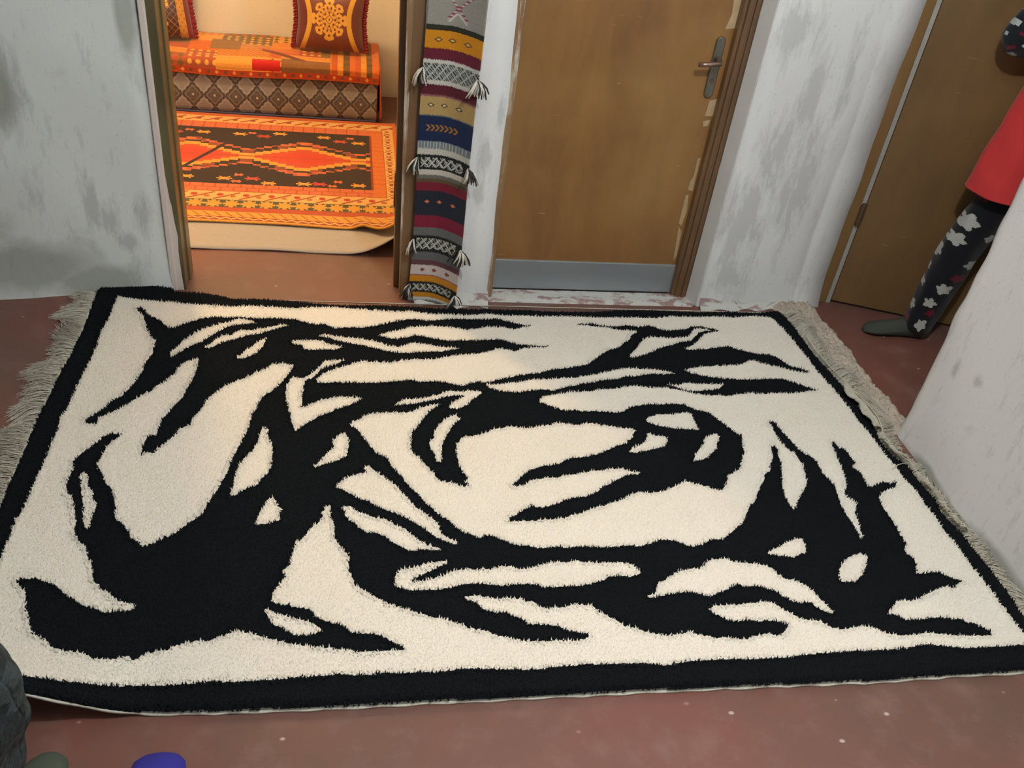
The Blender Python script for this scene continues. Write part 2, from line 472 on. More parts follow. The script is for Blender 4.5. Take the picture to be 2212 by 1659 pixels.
# ---- the open doorway and its wooden frame
d1 = empty('door_1', (-0.2, 3.1, 0), 'open doorway to the sitting room with a worn brown wooden frame', kind='structure')
MB().box((-0.6275, 3.010, 0), (-0.606, 3.19, 2.06)).build('plaster_strip', M_STRIP, d1, bevel=0.004)
tag(MB().box((-0.608, 3.020, 0), (-0.577, 3.19, 2.06)).box((-0.580, 3.09, 0), (-0.571, 3.15, 2.05)).build('jamb', M_FRAME_O, d1, bevel=0.003), 'olive brown left door jamb')
def tilted(x0, x1, y0, y1, z0, z1, k):
    return MB().add([(x0 - k * z0, y0, z0), (x1, y0, z0), (x1, y1, z0), (x0 - k * z0, y1, z0), (x0 - k * z1, y0, z1), (x1, y0, z1), (x1, y1, z1), (x0 - k * z1, y1, z1)],
                    [(0, 3, 2, 1), (4, 5, 6, 7), (0, 1, 5, 4), (1, 2, 6, 5), (2, 3, 7, 6), (3, 0, 4, 7)])
tag(tilted(0.206, 0.250, 3.0, 3.19, 0, 2.06, .016).build('jamb', M_FRAME, d1, bevel=0.004), 'brown right door jamb with a pale worn edge')
tilted(0.186, 0.207, 3.085, 3.135, 0, 2.05, .016).build('door_stop', M_FRAME, d1, bevel=0.003)
tilted(0.2035, 0.206, 2.9975, 3.006, 0.02, 2.05, .016).build('worn_edge', M_FRAME_W, d1)
tag(MB().box((0.176, 3.10, 0.33), (0.186, 3.13, 0.46)).build('strike_plate', M_RUST, d1), 'dark metal strike plate')
MB().box((-0.598, 3.0, 2.02), (0.250, 3.19, 2.08)).build('head_rail', M_FRAME, d1, bevel=0.004)

MB().plate([(-0.6075, 3.0195, 0.0), (-0.585, 3.0195, 0.0), (-0.588, 3.0195, 0.06), (-0.590, 3.0195, 0.16), (-0.586, 3.0195, 0.22), (-0.592, 3.0195, 0.27), (-0.596, 3.0195, 0.34), (-0.600, 3.0195, 0.36), (-0.6075, 3.0195, 0.48)], (0, -0.0015, 0)).build('paint_smear', M_STRIP, d1)
# ---- second door: brown plywood with a metal kick plate
d2 = empty('door_2', (0.94, 3.08, 0), 'closed brown plywood door with a grey kick plate and lever handle', kind='structure')
MB().box((0.566, 3.083, 0.137), (1.322, 3.12, 2.06)).build('door_panel', M_DOOR, d2, bevel=0.002)
kp = MB().box((0.570, 3.075, 0.012), (1.328, 3.12, 0.139)).build('kick_plate', M_KICK, d2, bevel=0.002)
tag(MB().box((0.538, 3.015, 0), (0.567, 3.13, 2.08)).build('jamb', M_FRAME_W, d2, bevel=0.004), 'paint-worn left door jamb')
jr = MB().box((1.318, 3.052, 0), (1.388, 3.13, 2.08)).box((1.333, 3.043, 0), (1.352, 3.06, 2.08)).box((1.360, 3.046, 0), (1.372, 3.06, 2.08)).build('jamb', M_FRAME_D, d2, bevel=0.004)
tag(jr, 'dark brown moulded right door jamb')
MB().box((0.538, 3.03, 2.05), (1.388, 3.13, 2.11)).build('head_rail', M_FRAME_D, d2, bevel=0.004)
for poly in ([(1.274, 1.20), (1.307, 1.21), (1.313, 1.066), (1.273, 1.061), (1.284, 1.11)], [(1.280, .81), (1.307, .818), (1.309, .754), (1.277, .754)],
             [(1.275, .734), (1.302, .74), (1.297, .718), (1.28, .714)], [(1.289, .59), (1.301, .594), (1.300, .52), (1.301, .46), (1.281, .463), (1.282, .497), (1.291, .52)],
             [(1.277, .44), (1.289, .444), (1.299, .375), (1.291, .311), (1.278, .323), (1.278, .374)], [(1.281, .307), (1.298, .288), (1.302, .181), (1.292, .156), (1.290, .189)]):
    poly = [(x + 0.012, z) for x, z in poly]
    MB().plate([(x, 3.0832, z) for x, z in poly], (0, -0.0012, 0)).build('bare_patch', M_BARE, d2)
# handle: long plate with rounded ends, lever, rose and keyhole
hx, hz0, hz1 = 1.279, 0.822, 1.036
out = []
for k in range(9):
    t = math.pi * k / 8
    out.append((hx + 0.017 * math.cos(t), hz1 - 0.017 + 0.017 * math.sin(t)))
for k in range(9):
    t = math.pi + math.pi * k / 8
    out.append((hx + 0.017 * math.cos(t), hz0 + 0.017 + 0.017 * math.sin(t)))
hp = MB().plate([(x, 3.084, z) for x, z in out], (0, -0.012, 0)).build('handle_plate', M_HANDLE, d2, bevel=0.004, seg=3)
MB().tube([(hx, 3.074, 0.958), (hx, 3.045, 0.958), (hx - 0.004, 3.030, 0.957), (hx - 0.02, 3.024, 0.956), (hx - 0.055, 3.022, 0.953), (hx - 0.082, 3.024, 0.950)],
          [0.011, 0.010, 0.0095, 0.009, 0.0085, 0.008], 12).build('handle_lever', M_LEVER, d2, smooth=True)
for zc in (hz0 + 0.014, hz1 - 0.014):
    MB().tube([(hx, 3.073, zc), (hx, 3.0695, zc)], 0.0045, 10).build('screw', M_LEVER, hp)
MB().tube([(hx, 3.073, 0.885), (hx, 3.0695, 0.885)], 0.007, 12).build('keyhole', M_RUST, hp)

# ---- thresholds
def slab(name, x0, x1, y0, y1, h, mat, label, rough=0.006, n=(60, 14), edge=0.0):
    xs = np.linspace(0, 1, n[0]); ys = np.linspace(0, 1, n[1])
    V_, U_ = np.meshgrid(ys, xs, indexing='ij')
    jx = edge * (np.sin(V_ * 37) * .4 + np.sin(V_ * 91 + 1) * .3 + np.sin(V_ * 13) * .5)
    X = x0(V_) + (x1(V_) - x0(V_)) * U_ + jx * (U_ > .5) if callable(x0) else x0 + (x1 - x0) * U_
    Y = y0 + (y1 - y0) * V_
    e = np.minimum(np.minimum(U_, 1 - U_) * n[0] / 5, np.minimum(V_, 1 - V_) * n[1] / 3)
    Z = h * np.clip(e, 0, 1) ** 0.6 + rough * np.clip(e, 0, 1) * (rng.random(U_.shape) - .5)
    o = sheet(name, np.stack([X, Y, Z], -1), None, mat)
    return tag(o, label, kind='structure')
slab('trim_1', 0.545, 1.405, 2.985, 3.085, 0.012, M_FLAKY, 'whitewashed flaking sill under the brown door', 0.004)
slab('trim_2', lambda v: 1.74 + 0.06 * (1 - v), lambda v: 1.945 - 0.015 * v, 2.165, 3.05, 0.022, M_ROUGH, 'rough broken concrete threshold between the room and the hall', 0.016, (40, 170), 0.012)
# grubby fillet of cement at the foot of the pillars
for k, (a, b) in enumerate((((0.26, 2.985), (0.545, 2.975)), ((1.42, 2.985), (1.80, 3.008)))):
    mb = MB()
    n = 24
    for i in range(n):
        pass
    U = np.linspace(0, 1, 30); S = np.linspace(0, 1, 6)
    SS, UU = np.meshgrid(S, U, indexing='ij')
    X = a[0] + (b[0] - a[0]) * UU
    Yb = a[1] + (b[1] - a[1]) * UU
    Y = Yb + 0.012 - (0.045 + 0.01 * np.sin(UU * 21)) * SS
    Z = 0.045 * (1 - SS) ** 2 + 0.002
    tag(sheet('trim_%d' % (3 + k), np.stack([X, Y, Z], -1), None, M_FLAKY), 'grubby cement fillet at the foot of the white plaster', kind='structure')

# ---- hall door, standing ajar
d3 = empty('door_3', (2.02, 3.06, 0), 'brown hall door standing ajar at the right, hinged on its left', kind='structure')
tag(MB().box((1.950, 3.045, 0), (2.012, 3.19, 2.12)).build('jamb', M_FRAME_3, d3, bevel=0.004), 'golden brown hall door jamb')
MB().box((1.950, 3.06, 2.05), (2.80, 3.19, 2.13)).build('head_rail', M_FRAME_3, d3, bevel=0.004)
dv = Vector((0.505, -0.200, 0)).normalized(); dn = Vector((-dv.y, dv.x, 0))
h0 = Vector((2.036, 3.050, 0))
def door_quad(s0, s1, t0, t1, z0, z1):
    p = [h0 + dv * s + dn * t for s, t in ((s0, t0), (s1, t0), (s1, t1), (s0, t1))]
    return MB().prism([(q.x, q.y) for q in p], z0, z1)
door_quad(0.0, 0.76, 0.0, 0.038, 0.012, 2.05).build('door_panel', M_DOOR3, d3, bevel=0.002)
tag(MB().box((2.0125, 3.047, 0.0), (2.0315, 3.10, 2.05)).build('edge_strip', M_PRIMER, d3, bevel=0.001), 'pale primed strip in the hinge gap')
for z in (0.36, 1.25, 1.80):
    MB().tube([(2.022, 3.043, z), (2.022, 3.043, z + 0.10)], 0.008, 10).box((2.009, 3.040, z + .005), (2.036, 3.047, z + .095)).build('hinge', M_RUST, d3, bevel=0.001)

# ---------------------------------------------------------------- black and white shaggy rug
RUG_OUTLINE="-1342,838 -1344,875 -1331,909 -1274,948 -1164,918 -1095,895 -1075,872 -976,865 -909,847 -876,830 -752,832 -626,817 -520,801 -327,806 -240,801 -108,790 78,794 196,795 333,788 475,794 598,812 768,815 913,808 1054,818 1179,815 1258,834 1280,823 1295,714 1293,604 1295,508 1306,416 1316,328 1320,257 1327,189 1332,109 1309,4 1316,-74 1345,-115 1343,-216 1355,-275 1341,-327 1346,-367 1357,-422 1358,-465 1361,-516 1364,-571 1364,-606 1366,-649 1359,-727 1347,-902 1071,-898 841,-902 533,-896 216,-892 -200,-889 -455,-888 -706,-883 -941,-873 -1170,-874 -1346,-871 -1351,-235 -1354,-154 -1352,-73 -1352,-17 -1354,82 -1353,153 -1349,228 -1347,306 -1345,381 -1339,446 -1338,520 -1334,598 -1336,656 -1338,739"
RUG_FIELD="-1265,817 -1241,811 -1183,797 -1103,789 -1022,777 -941,772 -864,764 -822,772 -752,771 -686,765 -640,763 -582,774 -498,774 -435,768 -371,759 -311,753 -216,757 -165,743 -95,741 -25,736 68,750 98,741 179,744 279,742 371,746 501,744 653,750 725,748 792,764 899,764 982,771 1045,765 1108,775 1170,779 1216,767 1230,703 1240,619 1244,546 1250,484 1251,400 1260,327 1269,257 1273,188 1275,109 1281,52 1285,-10 1285,-75 1292,-127 1288,-173 1296,-211 1297,-210 1303,-258 1298,-310 1304,-356 1300,-411 1299,-420 1304,-463 1304,-514 1305,-568 1308,-612 1310,-650 1308,-692 1313,-725 1310,-756 1314,-788 1316,-828 1231,-832 1179,-833 1125,-832 1081,-826 1051,-818 996,-815 949,-822 881,-825 801,-822 735,-824 671,-826 621,-830 558,-831 429,-826 362,-827 306,-834 276,-832 246,-825 161,-823 103,-820 60,-822 2,-825 -55,-825 -110,-822 -170,-815 -213,-817 -268,-820 -322,-818 -376,-816 -429,-819 -482,-812 -508,-816 -560,-815 -598,-818 -649,-818 -687,-821 -756,-815 -806,-818 -855,-818 -903,-819 -963,-823 -998,-823 -1183,-830 -1279,-834 -1297,-418 -1293,-342 -1299,-301 -1288,-258 -1288,-183 -1286,-122 -1283,-65 -1286,11 -1282,74 -1291,126 -1282,154 -1279,228 -1276,319 -1271,408 -1266,501 -1273,585 -1263,666 -1263,727"
RUG_BLACK="-1187,738 -1174,746 -1154,728 -1148,705 -1125,683 -1091,661 -1079,636 -1061,618 -1042,616 -1019,642 -991,661 -962,681 -924,693 -880,690 -833,698 -797,692 -768,689 -722,694 -674,691 -637,686 -604,666 -571,656 -542,663 -526,651 -501,631 -472,640 -398,643 -335,664 -275,690 -236,703 -198,701 -186,691 -133,699 -89,707 -15,708 66,712 77,718 111,708 148,689 191,676 214,669 189,663 146,645 129,649 100,657 43,658 -3,640 -38,635 -52,643 -94,651 -141,657 -188,655 -235,648 -278,627 -320,611 -358,591 -321,577 -285,570 -251,582 -221,595 -192,588 -151,574 -102,561 -60,566 0,567 48,572 88,574 112,559 144,545 182,538 216,535 258,538 241,529 198,527 162,519 121,499 101,510 76,517 23,493 -12,482 -54,477 -94,469 -136,457 -165,446 -198,445 -234,445 -278,437 -322,425 -366,428 -405,434 -436,423 -463,405 -494,391 -521,371 -539,357 -558,331 -561,318 -553,308 -527,308 -493,312 -444,309 -387,310 -349,311 -303,318 -264,323 -241,325 -226,315 -186,319 -136,313 -117,304 -87,294 -81,294 -26,321 -15,311 13,315 55,332 107,350 158,365 196,369 233,387 281,398 330,410 376,425 403,451 447,492 481,523 520,536 546,567 575,592 585,616 605,636 626,649 601,656 577,656 549,655 524,666 485,673 458,678 433,687 396,686 392,692 449,698 492,687 537,679 591,693 635,682 681,694 701,683 724,665 752,661 791,667 826,672 852,694 895,693 929,680 962,668 937,659 888,641 858,608 834,579 803,555 777,539 791,531 848,536 930,554 966,559 978,540 1016,529 1057,510 1093,507 1122,496 1141,462 1160,429 1196,414 1219,392 1194,388 1162,399 1135,413 1108,428 1078,435 1047,449 1029,464 1007,467 981,448 949,436 884,431 837,426 795,422 730,400 756,378 812,361 859,351 952,345 1041,353 1100,350 1120,333 1146,319 1169,298 1200,285 1164,277 1125,269 1078,265 1033,265 987,261 935,264 894,260 864,250 837,246 809,253 764,249 715,262 677,279 649,285 625,292 581,288 549,295 513,301 467,287 432,280 393,276 354,266 312,262 283,262 257,252 206,241 185,235 166,219 164,203 182,196 203,178 228,165 246,156 280,165 297,153 334,156 381,153 424,147 447,160 477,182 530,195 580,195 614,199 664,196 691,176 696,170 744,151 761,116 782,78 801,42 819,33 804,0 793,-53 769,-92 750,-131 719,-152 694,-168 685,-194 659,-225 648,-233 626,-223 610,-212 591,-204 570,-197 552,-188 521,-204 490,-221 465,-231 427,-237 396,-232 363,-243 342,-258 306,-272 271,-286 230,-297 198,-315 173,-319 151,-330 129,-334 99,-333 68,-337 27,-340 -3,-339 -16,-337 -11,-325 11,-312 34,-294 60,-280 83,-290 112,-282 141,-270 165,-256 195,-250 231,-245 259,-231 282,-209 315,-192 337,-177 366,-162 387,-154 408,-157 421,-144 400,-144 380,-135 364,-127 330,-127 302,-137 273,-134 245,-144 212,-148 181,-156 158,-163 133,-163 97,-167 74,-174 50,-194 18,-199 14,-191 36,-171 49,-156 66,-138 86,-123 129,-108 143,-110 177,-100 199,-84 223,-74 249,-74 276,-69 317,-55 348,-36 375,-19 408,-11 420,6 439,20 444,38 459,56 447,67 420,67 386,74 349,83 319,92 300,93 275,83 237,89 207,95 174,83 142,78 106,69 77,72 51,79 35,72 1,69 -32,49 -55,38 -85,32 -108,27 -122,7 -134,-15 -135,-48 -134,-96 -128,-122 -120,-143 -111,-158 -121,-178 -111,-191 -132,-196 -144,-185 -161,-178 -194,-169 -206,-147 -221,-116 -243,-79 -256,-57 -270,-36 -270,2 -265,53 -244,81 -227,117 -206,152 -182,177 -163,198 -196,189 -227,177 -258,158 -277,152 -317,152 -357,151 -387,146 -409,134 -423,117 -445,105 -450,85 -434,73 -424,54 -410,26 -393,-8 -377,-40 -343,-67 -334,-98 -321,-124 -305,-145 -293,-175 -271,-210 -256,-234 -241,-263 -220,-287 -203,-315 -181,-330 -167,-357 -147,-375 -125,-387 -107,-399 -90,-391 -69,-393 -48,-405 -25,-421 0,-431 26,-432 50,-443 76,-442 103,-439 135,-444 175,-441 208,-444 240,-448 274,-445 308,-444 341,-447 363,-441 387,-431 409,-425 436,-428 457,-438 477,-452 492,-454 521,-450 539,-437 564,-427 586,-432 606,-417 635,-395 665,-372 685,-349 710,-310 734,-286 759,-262 759,-251 790,-210 814,-179 817,-163 845,-142 862,-108 881,-80 896,-29 908,-23 915,-38 903,-75 900,-103 882,-153 857,-217 848,-264 848,-294 853,-319 871,-295 898,-260 926,-229 952,-192 961,-149 971,-116 967,-87 967,-58 950,-41 941,-14 937,19 940,68 941,102 958,105 967,61 973,25 982,-6 987,-41 1005,-68 1022,-85 1025,-122 1019,-155 1028,-188 1035,-215 1026,-252 1016,-298 1014,-333 1013,-368 1014,-397 1013,-430 1013,-442 1022,-435 1027,-402 1038,-369 1045,-334 1068,-300 1064,-279 1050,-268 1054,-242 1072,-221 1081,-195 1093,-157 1099,-123 1105,-83 1114,-42 1117,-13 1132,2 1133,-19 1137,-34 1152,-37 1153,-60 1156,-90 1158,-107 1137,-129 1150,-152 1152,-174 1146,-201 1146,-218 1161,-220 1188,-208 1212,-200 1232,-208 1260,-198 1238,-225 1205,-237 1173,-253 1159,-271 1151,-302 1149,-337 1152,-367 1150,-401 1146,-430 1145,-453 1150,-465 1136,-476 1124,-499 1135,-513 1137,-535 1136,-544 1121,-561 1117,-578 1135,-579 1167,-574 1191,-577 1203,-589 1224,-604 1251,-607 1227,-617 1203,-633 1184,-628 1160,-631 1129,-642 1101,-653 1071,-668 1037,-673 1006,-671 988,-685 970,-700 956,-713 975,-716 988,-730 1005,-737 1037,-736 1073,-732 1108,-732 1133,-737 1160,-741 1171,-751 1190,-754 1197,-766 1213,-774 1221,-788 1213,-796 1192,-796 1159,-793 1138,-793 1104,-788 1071,-784 1031,-776 1012,-781 963,-784 935,-779 915,-772 901,-760 884,-753 863,-748 835,-751 809,-757 785,-752 772,-744 763,-736 755,-724 729,-723 704,-717 690,-705 673,-689 662,-677 645,-660 626,-659 655,-669 620,-656 575,-661 536,-661 493,-661 464,-671 470,-687 481,-692 506,-711 533,-716 561,-711 584,-719 603,-716 635,-720 651,-728 663,-734 649,-748 633,-762 618,-767 606,-759 587,-758 564,-762 525,-773 494,-764 448,-761 431,-755 402,-748 395,-742 370,-743 333,-750 310,-745 276,-734 255,-722 227,-713 215,-700 194,-684 182,-670 168,-664 159,-647 136,-642 106,-637 91,-647 64,-646 33,-648 19,-640 7,-624 -11,-623 -22,-615 -61,-610 -82,-612 -108,-604 -144,-598 -165,-601 -160,-611 -140,-619 -130,-638 -108,-650 -88,-657 -67,-654 -51,-668 -34,-674 -19,-693 10,-697 33,-700 56,-703 66,-714 94,-723 111,-729 128,-733 129,-742 113,-747 92,-751 63,-747 27,-747 -2,-747 -36,-744 -61,-737 -83,-729 -103,-723 -127,-709 -147,-703 -166,-698 -180,-687 -201,-681 -234,-664 -251,-664 -271,-653 -302,-640 -327,-628 -358,-614 -386,-596 -406,-580 -424,-564 -441,-552 -444,-528 -455,-504 -458,-476 -454,-454 -467,-435 -480,-410 -492,-388 -492,-360 -496,-334 -503,-307 -503,-271 -508,-259 -522,-279 -531,-293 -521,-306 -536,-328 -551,-341 -566,-371 -580,-392 -593,-404 -596,-428 -601,-453 -602,-477 -621,-499 -618,-507 -610,-517 -622,-538 -634,-556 -640,-569 -641,-595 -624,-606 -607,-607 -584,-616 -554,-622 -542,-632 -536,-648 -514,-660 -494,-668 -472,-674 -458,-687 -447,-697 -422,-703 -395,-705 -375,-712 -362,-725 -348,-734 -330,-747 -330,-756 -349,-755 -377,-753 -396,-757 -434,-755 -455,-748 -482,-744 -501,-738 -531,-736 -563,-729 -585,-726 -604,-717 -631,-710 -650,-701 -677,-691 -699,-685 -715,-679 -726,-678 -727,-685 -744,-694 -764,-700 -774,-706 -800,-704 -825,-710 -850,-716 -861,-725 -886,-729 -910,-737 -930,-750 -942,-738 -958,-745 -980,-749 -1015,-745 -1031,-736 -1053,-726 -1079,-721 -1111,-706 -1125,-690 -1147,-672 -1165,-658 -1175,-638 -1185,-610 -1198,-586 -1209,-543 -1223,-524 -1241,-507 -1230,-497 -1199,-498 -1177,-510 -1155,-517 -1138,-532 -1117,-554 -1097,-566 -1073,-588 -1048,-596 -1022,-610 -991,-610 -963,-609 -953,-599 -959,-590 -981,-582 -1001,-576 -1014,-559 -1031,-544 -1045,-540 -1048,-525 -1063,-517 -1072,-487 -1083,-448 -1092,-444 -1103,-404 -1120,-387 -1136,-367 -1146,-335 -1151,-301 -1166,-257 -1177,-221 -1193,-203 -1206,-166 -1204,-129 -1201,-105 -1209,-70 -1194,-38 -1175,-10 -1157,21 -1140,47 -1118,47 -1104,49 -1119,20 -1128,5 -1136,-21 -1138,-41 -1145,-81 -1137,-106 -1119,-135 -1106,-168 -1091,-182 -1074,-224 -1063,-260 -1055,-304 -1033,-321 -1017,-343 -1006,-372 -984,-387 -973,-402 -951,-397 -928,-379 -902,-363 -882,-339 -862,-313 -839,-288 -833,-257 -824,-230 -812,-202 -804,-164 -795,-131 -787,-81 -774,-19 -764,18 -754,62 -748,112 -747,143 -733,184 -738,180 -721,234 -691,268 -668,310 -652,349 -636,402 -666,412 -704,411 -724,380 -756,360 -780,334 -807,314 -824,301 -848,281 -866,250 -884,225 -893,184 -906,149 -919,120 -921,87 -946,70 -955,43 -976,11 -994,-20 -1003,-41 -1025,-40 -1036,-50 -1038,-20 -1035,17 -1029,35 -1010,38 -1007,81 -1003,120 -991,149 -976,189 -961,225 -953,273 -945,317 -938,369 -940,415 -939,441 -960,427 -986,407 -997,380 -1003,348 -1024,304 -1049,282 -1058,254 -1079,236 -1099,212 -1114,183 -1134,165 -1145,154 -1166,131 -1186,115 -1183,87 -1207,93 -1219,104 -1210,120 -1190,148 -1174,171 -1161,206 -1139,229 -1123,272 -1109,327 -1101,366 -1101,405 -1091,451 -1090,492 -1090,534 -1108,555 -1126,597 -1144,648 -1154,685 -1172,708"
RUG_HOLES=["-1037,459 -1027,436 -1012,460 -990,488 -971,513 -944,535 -921,568 -901,597 -874,628 -844,644 -809,653 -774,658 -799,676 -840,686 -862,666 -896,650 -932,626 -960,603 -979,573 -1001,544 -1012,515 -1026,484",
"-930,503 -913,497 -893,518 -865,541 -835,556 -803,579 -760,591 -737,608 -714,620 -687,636 -663,649 -688,653 -711,643 -742,628 -776,615 -816,613 -838,601 -851,579 -880,576 -903,547 -916,521",
"-824,439 -797,443 -765,468 -745,503 -734,568 -752,553 -776,516 -797,488 -816,453",
"-648,545 -627,553 -576,557 -544,553 -528,534 -496,524 -476,514 -503,499 -535,501 -574,497 -605,500 -618,528 -642,527",
"-561,584 -537,592 -500,582 -456,576 -419,570 -383,560 -343,543 -319,525 -278,522 -232,546 -191,539 -151,526 -110,519 -64,517 -99,505 -141,493 -194,492 -256,483 -296,486 -332,496 -372,513 -412,530 -452,540 -496,557 -528,574",
"-467,440 -506,435 -533,435 -548,407 -563,380 -584,350 -606,333 -636,336 -651,300 -653,235 -643,186 -634,139 -624,93 -614,59 -596,82 -576,104 -545,133 -510,157 -470,181 -437,202 -411,224 -441,231 -482,233 -511,227 -547,214 -572,196 -586,178 -600,178 -602,235 -600,279 -598,317 -573,334 -555,363 -540,390 -514,404 -487,422",
"-316,188 -292,209 -269,222 -228,222 -192,235 -161,248 -132,264 -90,262 -54,265 -20,256 -38,236 -60,217 -73,195 -94,180 -111,167 -138,176 -123,201 -102,220 -77,239 -115,242 -155,229 -194,213 -233,201 -271,194",
"-9,302 31,299 72,309 114,314 157,330 198,331 261,339 316,343 370,358 415,372 467,391 514,406 561,403 617,400 663,390 698,377 657,373 596,372 536,357 501,356 463,338 414,331 382,320 352,313 307,299 263,285 223,268 192,274 155,270 105,257 65,260 35,266 9,282",
"636,314 677,306 712,322 753,315 798,318 852,315 830,291 797,283 756,276 726,273 698,279 672,292",
"546,480 564,506 594,545 624,589 644,610 677,615 705,615 730,606 775,613 814,619 837,648 857,673 877,682 908,675 929,666 894,662 866,649 843,620 814,591 780,586 741,565 701,552 662,528 623,500 587,484 553,472",
"507,110 527,125 556,141 605,140 658,151 677,144 674,110 677,79 675,60 643,62 592,67 554,76 525,88 508,100",
"493,43 517,31 554,22 550,2 533,-24 503,-33 464,-46 431,-54 407,-51 426,-32 453,-15 480,2 488,25",
"603,-101 625,-62 654,-28 673,-5 678,15 705,30 726,42 736,24 715,-11 702,-40 674,-63 651,-85 630,-90",
"-711,77 -695,69 -693,33 -680,0 -673,-37 -674,-104 -682,-129 -699,-153 -707,-177 -734,-191 -757,-214 -771,-223 -777,-228 -774,-194 -769,-165 -770,-126 -761,-86 -747,-56 -733,-30 -720,12 -718,44",
"-556,-98 -536,-75 -520,-44 -500,-17 -502,15 -484,43 -466,56 -457,26 -456,-12 -462,-55 -483,-70 -503,-83 -526,-91 -552,-107",
"-493,-191 -477,-162 -456,-147 -419,-130 -402,-131 -415,-108 -398,-100 -385,-116 -369,-134 -349,-159 -323,-184 -308,-209 -293,-238 -272,-272 -247,-300 -226,-324 -215,-342 -208,-378 -190,-396 -166,-412 -173,-420 -198,-409 -225,-390 -254,-359 -278,-336 -303,-315 -328,-298 -350,-286 -379,-269 -398,-250 -426,-240 -452,-216 -478,-196",
"-475,-269 -452,-267 -436,-286 -414,-298 -383,-315 -354,-320 -333,-343 -305,-357 -290,-380 -270,-402 -243,-422 -209,-436 -225,-440 -259,-436 -297,-439 -318,-424 -345,-404 -357,-388 -381,-372 -409,-369 -431,-349 -440,-331 -455,-322 -465,-303 -467,-285",
"-700,-334 -697,-306 -687,-275 -677,-243 -662,-230 -650,-244 -644,-267 -634,-276 -641,-294 -638,-316 -653,-325 -680,-331",
"-1178,-141 -1176,-122 -1163,-125 -1154,-148 -1152,-172 -1132,-200 -1124,-232 -1113,-243 -1111,-267 -1115,-298 -1112,-323 -1115,-340 -1125,-327 -1135,-301 -1138,-275 -1144,-253 -1156,-213 -1167,-176 -1169,-153",
"-121,140 -106,116 -129,95 -147,58 -164,24 -176,-10 -181,-53 -184,-88 -200,-82 -200,-48 -212,-31 -215,2 -198,29 -192,58 -177,92 -149,122",
"-334,-517 -324,-504 -303,-501 -278,-495 -250,-484 -225,-481 -201,-478 -198,-486 -217,-494 -243,-509 -265,-522 -290,-535 -298,-542 -294,-548 -276,-545 -254,-542 -233,-535 -211,-526 -188,-513 -166,-510 -145,-507 -123,-512 -88,-511 -55,-503 -33,-504 -16,-513 12,-514 33,-507 59,-499 92,-494 125,-496 151,-492 172,-500 205,-501 237,-504 273,-504 294,-511 307,-526 317,-539 304,-549 289,-556 259,-549 226,-549 207,-563 172,-573 143,-578 117,-579 92,-578 64,-580 42,-581 28,-571 4,-566 -24,-565 -64,-569 -91,-564 -130,-558 -167,-559 -190,-568 -227,-574 -268,-575 -304,-573 -336,-562 -341,-544",
"311,-621 335,-614 350,-583 381,-568 406,-549 425,-541 457,-536 492,-533 508,-515 529,-503 560,-504 571,-505 595,-516 631,-522 666,-530 690,-540 699,-561 717,-583 748,-593 768,-610 779,-631 787,-659 796,-676 800,-690 806,-699 793,-705 778,-694 763,-682 755,-664 720,-666 698,-655 681,-638 671,-622 644,-612 639,-608 617,-603 586,-604 576,-595 550,-602 526,-615 499,-626 477,-633 443,-616 410,-614 376,-618 349,-623 318,-629",
"698,-492 716,-475 744,-467 772,-450 803,-437 829,-436 827,-461 818,-490 797,-494 774,-506 754,-503 731,-498",
"877,-577 894,-548 921,-523 951,-504 983,-498 999,-510 972,-551 949,-576 914,-602 874,-598",
"-656,-617 -639,-625 -622,-635 -599,-645 -577,-653 -555,-658 -538,-669 -516,-688 -537,-699 -559,-701 -579,-703 -592,-691 -614,-676 -634,-666 -643,-645"]

def poly(s): return np.array([[float(a) for a in p.split(',')] for p in s.split()]) / 1000.0
RO = Vector((0.47, 2.1, 0.0))
CELL = 0.002
GX0, GY0, GNX, GNY = -1.40, -0.95, 1420, 960
def raster(p, grid, val):
    q = np.roll(p, -1, 0)
    for j in range(GNY):
        y = GY0 + (j + .5) * CELL
        m = (p[:, 1] <= y) != (q[:, 1] <= y)
        if not m.any(): continue
        a, b = p[m], q[m]
        xs = np.sort(a[:, 0] + (y - a[:, 1]) / (b[:, 1] - a[:, 1]) * (b[:, 0] - a[:, 0]))
        xi = np.clip(np.ceil((xs - GX0) / CELL - .5), 0, GNX).astype(int)
        for i in range(0, len(xi) - 1, 2): grid[j, xi[i]:xi[i + 1]] = val
G = np.zeros((GNY, GNX), np.int8)               # 0 outside, 1 black, 2 white
raster(poly(RUG_OUTLINE), G, 1); raster(poly(RUG_FIELD), G, 2); raster(poly(RUG_BLACK), G, 1)
for h in RUG_HOLES: raster(poly(h), G, 2)
# distance to the rug's edge in cells (up to 8), for the rounded edge of the pile
ins = G > 0
dist = np.zeros(G.shape, np.float32)
cur = ins.copy()
for k in range(8):
    dist += cur
    e = cur.copy(); e[1:] &= cur[:-1]; e[:-1] &= cur[1:]; e[:, 1:] &= cur[:, :-1]; e[:, :-1] &= cur[:, 1:]
    cur = e
def rug_lift(x, y):
    a = np.clip((-0.86 - x) / 0.24, 0, None) ** 1.7
    b = np.clip((-0.67 - y) / 0.20, 0, None) ** 1.8
    l = 0.16 * np.tanh(0.098 * a * b / 0.16)
    # gentle waviness of a rug that has been rolled
    l = l + 0.004 * (0.5 + 0.5 * np.sin(x * 4.1 + y * 2.2)) * np.clip(1 - (np.abs(y) / .86) ** 6, 0, 1)
    return l
def cellidx(x, y):
    return np.clip(((y - GY0) / CELL).astype(int), 0, GNY - 1), np.clip(((x - GX0) / CELL).astype(int), 0, GNX - 1)
def pile_h(x, y):
    j, i = cellidx(x, y)
    d = dist[j, i] / 8.0
    return rug_lift(x, y) + 0.008 + 0.017 * np.sqrt(np.clip(d, 0, 1))

